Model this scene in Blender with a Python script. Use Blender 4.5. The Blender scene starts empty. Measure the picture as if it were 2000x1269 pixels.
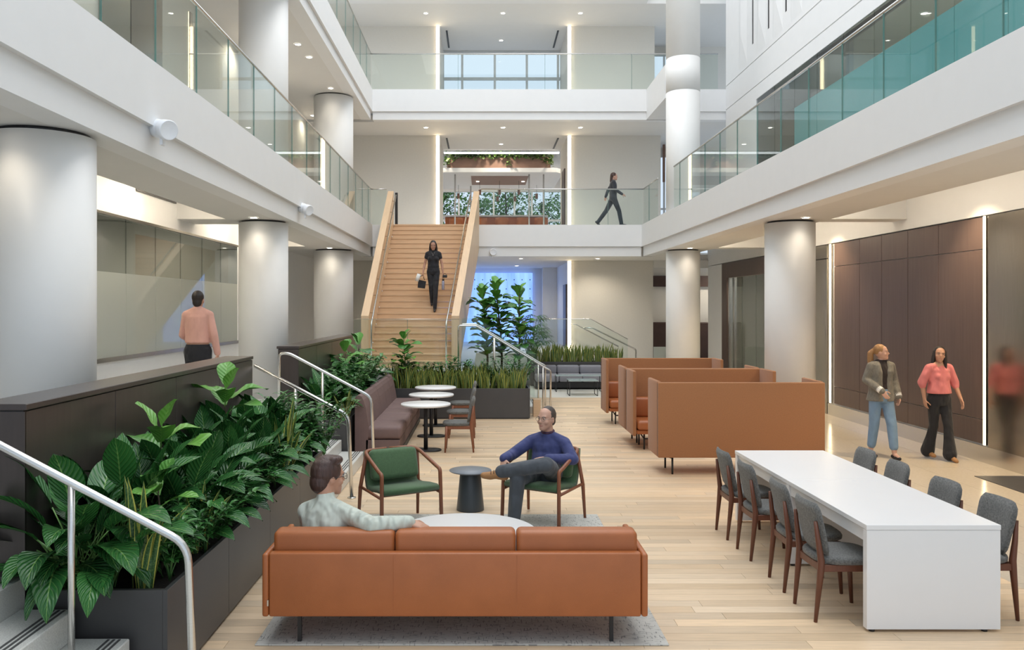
import bpy, bmesh, math, random
from mathutils import Vector as V, Matrix, Euler
R = math.radians
rnd = random.Random(11)
S = bpy.context.scene
C = S.collection

# ------------------------------------------------------------------ camera, world, light, exposure
H = 2.27                                  # eye height above the lounge floor; x right, y depth, z up (metres)
cam = bpy.data.cameras.new('camera')
cam.sensor_width = 36.0
cam.lens = 28.8
cam.shift_x = 0.0285
cam.shift_y = -0.01725
cam.clip_end = 300
cam_o = bpy.data.objects.new('camera', cam)
cam_o.location = (0, 0, H)
cam_o.rotation_euler = (R(90), 0, 0)
C.objects.link(cam_o)
S.camera = cam_o

w = bpy.data.worlds.new('sky')
S.world = w
w.use_nodes = True
bg = w.node_tree.nodes['Background']
bg.inputs[0].default_value = (0.74, 0.86, 1.0, 1)
bg.inputs[1].default_value = 0.85


def area(name, loc, rot, sx, sy, energy, col):
    l = bpy.data.lights.new(name, 'AREA')
    l.shape = 'RECTANGLE'
    l.size, l.size_y, l.energy, l.color = sx, sy, energy, col
    o = bpy.data.objects.new(name, l)
    o.location, o.rotation_euler = loc, rot
    C.objects.link(o)
    return o


# daylight falling through the glazed atrium roof
area('atrium_skylight', (0.8, 10.5, 17.5), (0, 0, 0), 9.0, 30.0, 1850, (1.0, 0.97, 0.925))

vs = S.view_settings
vs.view_transform = 'Standard'
vs.look = 'None'
vs.exposure = 0.28
vs.gamma = 1
vs.use_curve_mapping = False

# ------------------------------------------------------------------ materials
def _new(name):
    m = bpy.data.materials.new(name)
    m.use_nodes = True
    nt = m.node_tree
    return m, nt, nt.nodes['Principled BSDF']


def _node(nt, kind, **kw):
    n = nt.nodes.new(kind)
    for k, v in kw.items():
        if k in n.inputs.keys():
            n.inputs[k].default_value = v
        else:
            setattr(n, k, v)
    return n


def _mix(nt, fac, a, b):
    n = nt.nodes.new('ShaderNodeMix')
    n.data_type = 'RGBA'
    for i, x in ((0, fac), (6, a), (7, b)):
        if isinstance(x, (tuple, float, int)):
            n.inputs[i].default_value = x if not isinstance(x, tuple) else (*x[:3], 1)
        else:
            nt.links.new(x, n.inputs[i])
    return n.outputs[2]


def _math(nt, op, a, b=None):
    n = nt.nodes.new('ShaderNodeMath')
    n.operation = op
    for i, x in enumerate((a, b)):
        if x is None:
            continue
        if isinstance(x, (float, int)):
            n.inputs[i].default_value = x
        else:
            nt.links.new(x, n.inputs[i])
    return n.outputs[0]


def pbr(name, col, rough=.5, metal=0.0, var=.06, vs_=4.0, bump=0.0, bs=120.0, stretch=(1, 1, 1), coat=0.0, spec=.5, attr=None, sheen=0.0, bd=.01, bdet=3.0):
    m, nt, p = _new(name)
    tc = _node(nt, 'ShaderNodeTexCoord')
    mp = _node(nt, 'ShaderNodeMapping')
    mp.inputs['Scale'].default_value = stretch
    nt.links.new(tc.outputs['Object'], mp.inputs[0])
    nz = _node(nt, 'ShaderNodeTexNoise', Scale=vs_, Detail=6.0)
    nt.links.new(mp.outputs[0], nz.inputs['Vector'])
    lo = tuple(c * (1 - var * 2) for c in col)
    hi = tuple(min(1, c * (1 + var * 2)) for c in col)
    out = _mix(nt, nz.outputs[0], lo, hi)
    if attr:
        a = _node(nt, 'ShaderNodeAttribute', attribute_name=attr)
        n = nt.nodes.new('ShaderNodeMix')
        n.data_type = 'RGBA'
        n.blend_type = 'MULTIPLY'
        n.inputs[0].default_value = 1
        nt.links.new(out, n.inputs[6])
        nt.links.new(a.outputs['Color'], n.inputs[7])
        out = n.outputs[2]
    nt.links.new(out, p.inputs['Base Color'])
    p.inputs['Roughness'].default_value = rough
    p.inputs['Metallic'].default_value = metal
    p.inputs['Specular IOR Level'].default_value = spec
    p.inputs['Coat Weight'].default_value = coat
    if sheen:
        p.inputs['Sheen Weight'].default_value = sheen
    if bump:
        n2 = _node(nt, 'ShaderNodeTexNoise', Scale=bs, Detail=bdet)
        nt.links.new(mp.outputs[0], n2.inputs['Vector'])
        b = _node(nt, 'ShaderNodeBump', Strength=bump, Distance=bd)
        nt.links.new(n2.outputs[0], b.inputs['Height'])
        nt.links.new(b.outputs[0], p.inputs['Normal'])
    return m


def emis(name, col, strength):
    m, nt, p = _new(name)
    p.inputs['Base Color'].default_value = (.8, .8, .8, 1)
    p.inputs['Emission Color'].default_value = (*col, 1)
    p.inputs['Emission Strength'].default_value = strength
    return m


def glassm(name, tint, ior=1.32, body=0.0, bodycol=(.5, .5, .5)):
    m, nt, p = _new(name)
    nt.nodes.remove(p)
    out = nt.nodes['Material Output']
    t = _node(nt, 'ShaderNodeBsdfTransparent')
    t.inputs[0].default_value = (*tint, 1)
    g = _node(nt, 'ShaderNodeBsdfGlossy')
    g.inputs['Roughness'].default_value = 0.01
    f = _node(nt, 'ShaderNodeFresnel')
    gm = _node(nt, 'ShaderNodeNewGeometry')
    nt.links.new(_math(nt, 'ADD', ior, _math(nt, 'MULTIPLY', gm.outputs['Backfacing'], 1 / ior - ior)), f.inputs[0])
    first = t.outputs[0]
    if body:
        d = _node(nt, 'ShaderNodeBsdfDiffuse')
        d.inputs[0].default_value = (*bodycol, 1)
        mx0 = _node(nt, 'ShaderNodeMixShader')
        mx0.inputs[0].default_value = body
        nt.links.new(t.outputs[0], mx0.inputs[1])
        nt.links.new(d.outputs[0], mx0.inputs[2])
        first = mx0.outputs[0]
    mx = _node(nt, 'ShaderNodeMixShader')
    nt.links.new(f.outputs[0], mx.inputs[0])
    nt.links.new(first, mx.inputs[1])
    nt.links.new(g.outputs[0], mx.inputs[2])
    nt.links.new(mx.outputs[0], out.inputs[0])
    return m


def leafm(name, dark, light, pleat=26.0, rough=.3, bump=.5, rib=(.25, .45, .12)):
    """glossy leaf: midrib, side veins and pleats laid out on the leaf's own UVs"""
    m, nt, p = _new(name)
    uv = _node(nt, 'ShaderNodeUVMap')
    sp = _node(nt, 'ShaderNodeSeparateXYZ')
    nt.links.new(uv.outputs[0], sp.inputs[0])
    du = _math(nt, 'ABSOLUTE', _math(nt, 'SUBTRACT', sp.outputs[0], .5))
    ph = _math(nt, 'SUBTRACT', sp.outputs[1], _math(nt, 'MULTIPLY', du, .55))
    wv = _math(nt, 'SINE', _math(nt, 'MULTIPLY', ph, pleat * 2.5))
    oi = _node(nt, 'ShaderNodeObjectInfo')
    geo = _node(nt, 'ShaderNodeNewGeometry')
    r = _math(nt, 'FRACT', _math(nt, 'ADD', oi.outputs['Random'], geo.outputs['Random Per Island']))
    base = _mix(nt, r, dark, light)
    base = _mix(nt, _math(nt, 'MULTIPLY', _math(nt, 'GREATER_THAN', wv, .93), .22), base, rib)
    base = _mix(nt, _math(nt, 'MULTIPLY', _math(nt, 'LESS_THAN', du, .022), .6), base, rib)
    nt.links.new(base, p.inputs['Base Color'])
    p.inputs['Roughness'].default_value = rough
    p.inputs['Specular IOR Level'].default_value = .5
    b = _node(nt, 'ShaderNodeBump', Strength=bump, Distance=.006)
    nt.links.new(wv, b.inputs['Height'])
    nt.links.new(b.outputs[0], p.inputs['Normal'])
    return m


def snakem(name):
    m, nt, p = _new(name)
    uv = _node(nt, 'ShaderNodeUVMap')
    sp = _node(nt, 'ShaderNodeSeparateXYZ')
    nt.links.new(uv.outputs[0], sp.inputs[0])
    du = _math(nt, 'ABSOLUTE', _math(nt, 'SUBTRACT', sp.outputs[0], .5))
    nz = _node(nt, 'ShaderNodeTexNoise', Scale=9.0, Detail=4.0)
    mp = _node(nt, 'ShaderNodeMapping')
    mp.inputs['Scale'].default_value = (.4, 4, 1)
    nt.links.new(uv.outputs[0], mp.inputs[0])
    nt.links.new(mp.outputs[0], nz.inputs['Vector'])
    base = _mix(nt, _math(nt, 'GREATER_THAN', nz.outputs[0], .52), (.035, .10, .03), (.10, .19, .06))
    base = _mix(nt, _math(nt, 'GREATER_THAN', du, .34), base, (.52, .50, .10))
    nt.links.new(base, p.inputs['Base Color'])
    p.inputs['Roughness'].default_value = .4
    return m


def rugm(name):
    m, nt, p = _new(name)
    tc = _node(nt, 'ShaderNodeTexCoord')
    def dash(sc, th):
        mp = _node(nt, 'ShaderNodeMapping')
        mp.inputs['Scale'].default_value = sc
        nt.links.new(tc.outputs['Object'], mp.inputs[0])
        nz = _node(nt, 'ShaderNodeTexNoise', Scale=1.0, Detail=1.0)
        nt.links.new(mp.outputs[0], nz.inputs['Vector'])
        return _math(nt, 'GREATER_THAN', nz.outputs[0], th)
    a = dash((14, 95, 1), .645)
    b = dash((95, 14, 1), .645)
    f = _math(nt, 'MULTIPLY', _math(nt, 'MAXIMUM', a, b), .7)
    nz = _node(nt, 'ShaderNodeTexNoise', Scale=5.0, Detail=8.0)
    nt.links.new(tc.outputs['Object'], nz.inputs['Vector'])
    base = _mix(nt, nz.outputs[0], (.43, .42, .385), (.60, .59, .55))
    nt.links.new(_mix(nt, f, base, (.13, .13, .13)), p.inputs['Base Color'])
    p.inputs['Roughness'].default_value = .95
    return m


M = {}
M['white'] = pbr('white_paint', (.80, .80, .80), .55, var=.012)
M['ceil'] = pbr('ceiling_paint', (.74, .73, .71), .7, var=.01)
M['column'] = pbr('column_plaster', (.84, .83, .81), .45, var=.012)
M['beige'] = pbr('beige_wall', (.70, .67, .615), .7, var=.02, vs_=20)
M['wood'] = pbr('oak_plank', (.70, .535, .365), .36, var=.11, vs_=3.0, stretch=(1.2, 16, 16), attr='tone', bump=.05, bs=30)
M['oak'] = pbr('oak_stair', (.66, .455, .28), .4, var=.11, vs_=3.0, stretch=(1.1, 14, 14), bump=.04, bs=30)
M['oakguard'] = pbr('oak_guard', (.70, .50, .32), .4, var=.08, vs_=3.0, stretch=(14, 1.1, 1.1))
M['tile'] = pbr('limestone_tile', (.62, .535, .42), .17, var=.06, vs_=30, bump=.02)
M['paletile'] = pbr('pale_carpet', (.66, .65, .60), .6, var=.05, vs_=40)
M['grout'] = pbr('grout', (.30, .27, .23), .8)
M['terrazzo'] = pbr('terrazzo', (.60, .60, .57), .4, var=.22, vs_=160)
M['nosing'] = pbr('nosing_strip', (.07, .07, .07), .7)
M['bronze'] = pbr('dark_bronze_panel', (.070, .056, .052), .3, metal=.25, var=.12, vs_=5, stretch=(6, 6, .4))
M['planter'] = pbr('charcoal_planter', (.075, .072, .072), .42, metal=.2, var=.06, vs_=3)
M['soil'] = pbr('soil', (.025, .019, .015), .95, var=.4, vs_=60, bump=.8, bs=70)
M['steel'] = pbr('brushed_steel', (.66, .65, .63), .24, metal=1.0, var=.05, vs_=4, stretch=(1, 1, 30))
M['steelpanel'] = pbr('steel_panel', (.40, .37, .33), .22, metal=1.0, var=.06, vs_=3, stretch=(20, 20, 1))
M['black'] = pbr('black_metal', (.018, .018, .02), .45)
M['wenge'] = pbr('wenge_veneer', (.105, .070, .060), .42, var=.16, vs_=4, stretch=(9, 9, .35))
M['darkwood'] = pbr('dark_red_wood', (.06, .03, .025), .4, var=.15, vs_=4)
M['leather'] = pbr('cognac_leather', (.39, .122, .038), .36, var=.08, vs_=5, bump=.12, bs=260)
M['booth'] = pbr('rust_fabric', (.36, .155, .062), .85, var=.08, vs_=70, bump=.3, bs=420, sheen=.2)
M['tabletop'] = pbr('white_laminate', (.83, .83, .835), .3, var=.008)
M['walnut'] = pbr('walnut', (.135, .046, .024), .4, var=.2, vs_=5, stretch=(8, 8, 1))
M['walnut2'] = pbr('walnut_light', (.24, .085, .042), .4, var=.18, vs_=5, stretch=(8, 8, 1))
M['tweed'] = pbr('grey_tweed', (.135, .135, .128), .95, var=.5, vs_=75, bump=.5, bs=300, sheen=.2)
M['green'] = pbr('moss_green_wool', (.070, .135, .062), .9, var=.13, vs_=60, bump=.3, bs=300, sheen=.2)
M['mauve'] = pbr('mauve_upholstery', (.175, .112, .104), .7, var=.06, vs_=9, bump=.06, bs=300)
M['greyseat'] = pbr('grey_cushion', (.26, .26, .29), .8, var=.06, vs_=12)
M['slate'] = pbr('slate_metal', (.055, .066, .075), .35, var=.05)
M['slatetop'] = pbr('slate_top', (.20, .22, .25), .4, var=.05)
M['bluetop'] = pbr('pale_glass_top', (.36, .46, .46), .12, var=.04)
M['rug'] = rugm('woven_rug')
M['glass'] = glassm('clear_glass', (.93, .965, .95))
M['winglass'] = glassm('window_glass', (.97, .98, .99), 1.2)
M['glassedge'] = pbr('glass_edge', (.10, .22, .20), .2)
M['frost'] = glassm('frosted_glass', (.85, .9, .87), body=.85, bodycol=(.50, .53, .49))
M['teal'] = glassm('teal_film_glass', (.35, .75, .75), body=.9, bodycol=(.095, .29, .30))
M['greyglass'] = glassm('grey_glass', (.62, .66, .66), 1.6)
M['strip'] = emis('warm_led', (1.0, .78, .48), 6.5)
M['lamp'] = emis('downlight_lens', (1.0, .93, .82), 14.0)
M['cove'] = emis('cove_led', (1.0, .87, .68), 15.0)
M['daylight'] = emis('bright_daylight_pane', (.9, .96, 1.0), 1.6)
M['lily'] = leafm('lily_leaf', (.016, .085, .022), (.040, .165, .038), rough=.22)
M['fig'] = leafm('fig_leaf', (.018, .085, .022), (.050, .19, .035), pleat=13, rough=.33, bump=.35)
M['darkfig'] = leafm('dark_fig_leaf', (.012, .048, .016), (.030, .105, .026), pleat=13, rough=.35, bump=.35)
M['limefig'] = leafm('young_leaf', (.07, .25, .04), (.15, .36, .06), pleat=16, rough=.35, bump=.3)
M['zz'] = leafm('small_leaf', (.016, .09, .020), (.06, .22, .05), rough=.28, bump=.1)
M['treeleaf'] = leafm('tree_leaf', (.06, .18, .05), (.22, .40, .12), rough=.5, bump=.1)
M['vine'] = leafm('vine_leaf', (.05, .12, .03), (.22, .32, .10), rough=.45, bump=.1)
M['snake'] = snakem('snake_leaf')
M['stem'] = pbr('green_stem', (.06, .16, .04), .5, var=.15)
M['bark'] = pbr('bark', (.09, .065, .045), .9, var=.25, vs_=20, bump=.5)
M['spk'] = pbr('white_plastic', (.82, .84, .88), .4)
M['rosewood'] = pbr('rose_veneer', (.26, .15, .11), .5, var=.1, vs_=6, stretch=(1, 8, 8))
M['orange'] = pbr('orange_seat', (.50, .16, .06), .5, var=.06)
M['liftdoor'] = pbr('lift_door', (.22, .205, .17), .65, var=.03)
M['mull'] = pbr('mullion_paint', (.66, .68, .70), .4)

# ------------------------------------------------------------------ mesh helpers
class MB:
    """collects shapes, links them as ONE mesh object"""
    def __init__(s):
        s.v, s.f, s.uv, s.col = [], [], [], []
        s.smooth = []

    def add(s, vs, fs, smooth=False, uvs=None):
        o = len(s.v)
        s.v += [tuple(v) for v in vs]
        for f in fs:
            s.f.append(tuple(i + o for i in f))
            s.smooth.append(smooth)
        if uvs is not None:
            while len(s.uv) < o:
                s.uv.append((0, 0))
            s.uv += uvs
        return s

    def box(s, x0, x1, y0, y1, z0, z1, bev=0.0, M_=None, seg=1):
        if bev <= 0:
            vs = [(x, y, z) for z in (z0, z1) for y in (y0, y1) for x in (x0, x1)]
            fs = [(0, 2, 3, 1), (4, 5, 7, 6), (0, 1, 5, 4), (2, 6, 7, 3), (0, 4, 6, 2), (1, 3, 7, 5)]
            sm = False
        else:
            bm = bmesh.new()
            bmesh.ops.create_cube(bm, size=1)
            for v in bm.verts:
                v.co = ((x0 + x1) / 2 + v.co.x * (x1 - x0), (y0 + y1) / 2 + v.co.y * (y1 - y0), (z0 + z1) / 2 + v.co.z * (z1 - z0))
            bmesh.ops.bevel(bm, geom=bm.edges[:], offset=bev, segments=seg, profile=.5, affect='EDGES', clamp_overlap=True)
            bm.verts.index_update()
            vs = [v.co.copy() for v in bm.verts]
            fs = [[v.index for v in f.verts] for f in bm.faces]
            bm.free()
            sm = seg > 1
        if M_ is not None:
            vs = [M_ @ V(v) for v in vs]
        return s.add(vs, fs, sm)

    def rings(s, rings, cap=True, smooth=True, closed=True):
        n = len(rings[0])
        vs = [p for r in rings for p in r]
        fs = []
        for i in range(len(rings) - 1):
            for j in range(n if closed else n - 1):
                k = (j + 1) % n
                fs.append((i * n + j, i * n + k, (i + 1) * n + k, (i + 1) * n + j))
        if cap:
            fs.append(tuple(range(n - 1, -1, -1)))
            fs.append(tuple((len(rings) - 1) * n + j for j in range(n)))
        return s.add(vs, fs, smooth)

    def cyl(s, c, r, z0, z1, n=24, r2=None):
        r2 = r if r2 is None else r2
        ring = lambda rr, z: [(c[0] + rr * math.cos(2 * math.pi * j / n), c[1] + rr * math.sin(2 * math.pi * j / n), z) for j in range(n)]
        return s.rings([ring(r, z0), ring(r2, z1)])

    def lathe(s, c, prof, n=32):
        return s.rings([[(c[0] + r * math.cos(2 * math.pi * j / n), c[1] + r * math.sin(2 * math.pi * j / n), c[2] + z) for j in range(n)] for r, z in prof])

    def tube(s, pts, r, n=10, caps=True):
        pts = [V(p) for p in pts]
        rs = r if isinstance(r, (list, tuple)) else [r] * len(pts)
        rr = []
        up = None
        for i, p in enumerate(pts):
            t = (pts[min(i + 1, len(pts) - 1)] - pts[max(i - 1, 0)]).normalized()
            if up is None:
                up = t.orthogonal().normalized()
            a = (up - t * up.dot(t))
            a = a.normalized() if a.length > 1e-6 else t.orthogonal().normalized()
            b = t.cross(a)
            up = a
            rr.append([p + (a * math.cos(2 * math.pi * j / n) + b * math.sin(2 * math.pi * j / n)) * rs[i] for j in range(n)])
        return s.rings(rr, cap=caps)

    def prism(s, poly, axis, a, b):
        """polygon of 2D points swept along an axis: axis 0 -> points are (y,z), 1 -> (x,z), 2 -> (x,y)"""
        def mk(p, t):
            return ((t, p[0], p[1]), (p[0], t, p[1]), (p[0], p[1], t))[axis]
        n = len(poly)
        vs = [mk(p, a) for p in poly] + [mk(p, b) for p in poly]
        fs = [tuple(range(n)), tuple(range(2 * n - 1, n - 1, -1))] + [(j, j + n, (j + 1) % n + n, (j + 1) % n) for j in range(n)]
        return s.add(vs, fs)

    def mesh(s, name):
        me = bpy.data.meshes.new(name)
        me.from_pydata(s.v, [], s.f)
        me.polygons.foreach_set('use_smooth', s.smooth)
        if s.uv:
            while len(s.uv) < len(s.v):
                s.uv.append((0, 0))
            ul = me.uv_layers.new(name='UVMap')
            idx = [0] * len(me.loops)
            me.loops.foreach_get('vertex_index', idx)
            flat = []
            for i in idx:
                flat += s.uv[i]
            ul.data.foreach_set('uv', flat)
        me.update()
        return me

    def build(s, name, mat, parent=None, world=True):
        if parent is not None and world:
            l = V((0, 0, 0))
            pp = parent
            while pp is not None:
                l = l + pp.location
                pp = pp.parent
            if l.length:
                s.v = [(x - l.x, y - l.y, z - l.z) for x, y, z in s.v]
        bm = bmesh.new()
        me = s.mesh(name)
        bm.from_mesh(me)
        bmesh.ops.recalc_face_normals(bm, faces=bm.faces)
        bm.to_mesh(me)
        bm.free()
        return obj(name, me, mat, parent)


def obj(name, me, mat=None, parent=None):
    o = bpy.data.objects.new(name, me)
    if mat is not None and not me.materials:
        me.materials.append(M[mat] if isinstance(mat, str) else mat)
    C.objects.link(o)
    if parent is not None:
        o.parent = parent
    return o


def tag(o, label=None, cat=None, group=None, kind=None):
    if label: o['label'] = label
    if cat: o['category'] = cat
    if group: o['group'] = group
    if kind: o['kind'] = kind
    return o


def thing(name, label, cat, loc=(0, 0, 0), rz=0.0, group=None):
    o = bpy.data.objects.new(name, None)
    o.empty_display_size = .1
    C.objects.link(o)
    o.location = loc
    o.rotation_euler = (0, 0, rz)
    return tag(o, label, cat, group)


def dup(root, label=None, loc=None, rz=None, group=None, scale=None):
    def cp(o, par):
        c = o.copy()
        C.objects.link(c)
        c.parent = par
        for ch in kids.get(o.name, []):
            cp(ch, c)
        return c
    kids = {}
    stack = [root]
    while stack:
        o = stack.pop()
        kids[o.name] = list(o.children)
        stack += kids[o.name]
    r = cp(root, None)
    if loc is not None: r.location = loc
    if rz is not None: r.rotation_euler = (0, 0, rz)
    if scale is not None: r.scale = (scale,) * 3
    return tag(r, label, None, group)


def struct(name, mb, mat, label=None, parent=None):
    o = mb.build(name, mat, parent)
    if parent is None:
        tag(o, label, None, None, 'structure')
    return o


def bend(pts, r, n=5):
    """round the corners of a polyline"""
    pts = [V(p) for p in pts]
    out = [pts[0]]
    for i in range(1, len(pts) - 1):
        a, b, c = pts[i - 1], pts[i], pts[i + 1]
        ra = min(r, (a - b).length * .48, (c - b).length * .48)
        p, q = b + (a - b).normalized() * ra, b + (c - b).normalized() * ra
        for k in range(n + 1):
            t = k / n
            out.append(p * (1 - t) ** 2 + b * 2 * t * (1 - t) + q * t * t)
    out.append(pts[-1])
    return out

# ------------------------------------------------------------------ setting: levels and shell
Z2, F2, S2 = 4.74, 4.09, 3.80        # second floor, bottom of its fascia, its soffit
Z3, F3, S3 = 8.79, 8.13, 7.89
C3 = 11.46
XL, XR, YB = -3.3, 4.75, 24.5        # atrium edges
YW = 26.8                            # far wall
ZP, ZL = .68, .92                    # raised platform on the left, landing of the oak stair
WL, WR = -5.3, 7.35                  # walls behind the left and right columns


def structs(name, boxes, mat, label, cat, bev=0.0):
    mb = MB()
    for b in boxes:
        mb.box(*b, bev=bev)
    o = struct(name, mb, mat, label)
    o['category'] = cat
    return o


# lounge floor: one plank after another, the near ones as their own boards
fl = structs('floor', [(-2.7, 4.36, -1.5, 20.6, -.12, -.02)], 'grout', 'pale oak plank floor of the sunken lounge', 'floor')
PW = .128


def tone(me, c):
    a = me.color_attributes.new('tone', 'FLOAT_COLOR', 'POINT')
    a.data.foreach_set('color', list(c) * len(me.vertices))


far, fartone = MB(), []
y = 4.3
row = 0
while y < 20.58:
    x = -2.7 - rnd.random() * 1.6
    while x < 4.36:
        L = rnd.uniform(1.0, 2.6)
        x0, x1 = max(x, -2.7), min(x + L, 4.36)
        x += L
        if x1 - x0 < .05:
            continue
        t = rnd.gauss(1.0, .085)
        t = max(.74, min(1.15, t))
        wv = rnd.uniform(-.03, .03)
        col = (t * (1 + wv), t, t * (1 - wv * 1.5), 1)
        g = .0012
        if y < 8.2:
            mb = MB().box(x0 + g, x1 - g, y + g, y + PW - g, -.02, 0)
            o = mb.build('floor_plank', 'wood', fl)
            tone(o.data, col)
        else:
            far.box(x0 + g, x1 - g, y + g, y + PW - g, -.02, 0)
            fartone += list(col) * 8
    y += PW
fo = far.build('floor_planks_beyond', 'wood', fl)
fo['kind'] = 'stuff'
fo.data.color_attributes.new('tone', 'FLOAT_COLOR', 'POINT').data.foreach_set('color', fartone)
structs('floor_entry', [(-6, 9, -4, 4.3, -.14, -.001)], 'paletile', 'pale floor in front of the lounge', 'floor')

# limestone walkway on the right
ft = structs('floor_walkway', [(4.36, 9.5, 4.3, 26.8, -.12, -.012)], 'grout', 'polished limestone tile walkway along the dark panelled wall', 'floor')
tiles = {}
for i in range(5):
    x0 = 4.36 + .61 * i
    x1 = min(x0 + .61, WR - .02)
    for j in range(18):
        y0 = 4.3 + 1.22 * j
        y1 = min(y0 + 1.22, 20.6)
        if y0 > 20.4: break
        k = (round(x1 - x0, 3), round(y1 - y0, 3))
        if k not in tiles:
            tiles[k] = MB().box(0, k[0] - .004, 0, k[1] - .004, -.012, 0).mesh('floor_tile')
        o = obj('floor_tile', tiles[k], 'tile', ft)
        o.location = (x0, y0, 0)
structs('floor_carpet_bay', [(-.2, 9.5, 20.6, 26.8, -.1, .004)], 'paletile', 'pale carpet beyond the plank floor under the grey bench', 'floor')

# raised platform, left, and landing at the foot of the oak stair
structs('floor_platform_left', [(-9, -2.70, -1.5, 17.35, 0, ZP)], 'terrazzo', 'raised white terrazzo walkway behind the dark parapet', 'floor')
structs('floor_landing', [(-5.4, -.2, 17.36, 24.3, 0, ZL), (-5.4, 3.2, 24.3, 33, 0, ZL)], 'terrazzo', 'landing at the foot of the oak stair', 'floor')


def xsteps(name, label, x0, n, rise, run, y0, y1, sgn, base=0.0):
    """steps that climb away from x0 in direction sgn"""
    t = thing(name, label, 'steps', (x0, (y0 + y1) / 2, base))
    for i in range(n):
        a, b = x0 + sgn * run * i, x0 + sgn * run * (n)
        if abs(b - a) < .01: continue
        lo, hi = min(a, b), max(a, b)
        st = MB().box(lo, hi, y0, y1, base + rise * i, base + rise * (i + 1) - .001, bev=.006).build('step', 'terrazzo', t)
        for k in range(3):
            e = a + sgn * (.05 + .032 * k)
            MB().box(e - .007, e + .007, y0 + .02, y1 - .02, base + rise * (i + 1) - .002, base + rise * (i + 1) + .002).build('nosing_strip', 'nosing', st)
    return t


xsteps('terrazzo_steps', 'terrazzo steps in the bottom left corner beside the near planter', -1.74, 3, .17, .32, 2.2, 4.78, -1)
xsteps('terrazzo_steps', 'terrazzo steps between the two leafy planters, behind the seated man', -1.74, 3, .17, .32, 9.55, 11.95, -1)
xsteps('terrazzo_steps', 'steps with glass balustrade descending right from the stair landing', 1.21, 5, ZL / 6, .28, 17.5, 18.85, -1)
xsteps('terrazzo_steps', 'steps by the beige far wall leading down behind the snake plants', 4.55, 5, ZL / 6, .27, 24.4, 26.7, -1)

# ground floor walls
structs('wall_left', [(-5.5, WL, 0, 26.8, ZP, 1.55), (-5.5, WL, 0, 26.8, 3.6, 4.4), (-5.5, WL, 17.7, 26.8, 1.55, 3.6), (-5.5, WL, 0, 6.6, 1.55, 3.6)],
        'white', 'white knee wall and lintel around the frosted glass on the left', 'wall')
structs('wall_far_ground_left', [(-5.5, -1.5, YW, YW + .2, ZL, S2)], 'beige', 'beige far wall left of the stair at ground level', 'wall')
structs('wall_far_ground_right', [(2.86, 5.57, YW, YW + .2, 0, S2)], 'beige', 'beige far wall right of the blue lit room', 'wall')
structs('ceiling_left', [(-4.46, -3.65, -2, 26.8, S2, 4.2), (-5.3, -4.46, 14.2, 15.1, S2, 4.2), (-5.3, -4.46, 6.9, 7.7, S2, 4.2), (-5.3, -4.46, 20.6, 26.8, S2, 4.2), (-9, -4.46, -2, 26.8, 4.3, 4.4)],
        'ceil', 'soffit and cove ceiling above the left walkway', 'ceiling')
structs('ceiling_right', [(5.10, 6.03, -2, 26.8, S2, 4.2), (6.03, WR, 14.2, 14.7, S2, 4.2), (6.03, WR, 21.0, 21.5, S2, 4.2), (6.03, 9.5, -2, 26.8, 4.3, 4.4)],
        'ceil', 'soffit and cove ceiling above the right walkway', 'ceiling')
structs('ceiling_far', [(-3.65, 5.10, YB + .35, YW + .3, S2, 4.2), (-1.5, 3.0, YW + .3, 33, S2, 4.2)], 'ceil', 'ceiling under the far bridge at ground level', 'ceiling')
# dark panelled wall on the right
wr = structs('wall_right', [(WR + .02, WR + .3, 11.9, 17.4, 0, 3.6)],
             'white', 'wall behind the dark wood panelling on the right', 'wall')
structs('wall_right_header', [(WR, WR + .3, -2, 26.8, 3.62, 4.4)], 'white', 'white wall above the dark panelling and lifts on the right', 'wall')
structs('wall_right_near', [(WR + .02, WR + .3, -2, 8.9, 0, 3.6)], 'white', 'wall right of the lift, beyond the picture edge', 'wall')
structs('wall_right_end', [(WR + .02, WR + .3, 25.12, 26.8, 0, 3.6)], 'white', 'end of the right wall beside the alcove', 'wall')
ds = [12.0, 13.2, 14.15, 15.08, 15.96, 17.12]
for a, b in zip(ds, ds[1:]):
    for z0, z1 in ((.26, .62), (.62, 3.12), (3.12, 3.6)):
        MB().box(WR - .01, WR + .02, a + .005, b - .005, z0 + .005, z1 - .005, bev=.003).build('wood_panel', 'wenge', wr)
o = structs('baseboard_right', [(WR - .025, WR + .02, 11.0, 17.4, 0, .24)], 'steel', 'steel skirting under the dark panelled wall', 'baseboard')
# lift surrounds
t = thing('lift_surround', 'mirror steel lift surround at the right edge beside a light strip', 'lift', (WR, 10.5, 0))
MB().box(WR - .02, WR + .1, 11.05, 11.88, .0, 3.6).build('jamb', 'steelpanel', t)
MB().box(WR + .06, WR + .2, 9.0, 11.0, .0, 3.6).build('door_leaf', 'liftdoor', t)
MB().box(WR + .0, WR + .06, 11.0, 11.04, .0, 3.6).build('shadow_gap', 'black', t)
t = thing('lift_surround', 'mirror steel lift surround just right of the white column', 'lift', (WR, 18.5, 0))
MB().box(WR - .02, WR + .1, 17.45, 19.6, .0, 3.3).build('jamb', 'steelpanel', t)
MB().box(WR - .02, WR + .1, 17.45, 19.6, 3.32, 3.6).build('lintel', 'steelpanel', t)
structs('floor_mat', [(6.6, WR, 8.6, 11.0, 0, .008)], 'planter', 'dark recessed mat in front of the lift at the right edge', 'mat')
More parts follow.
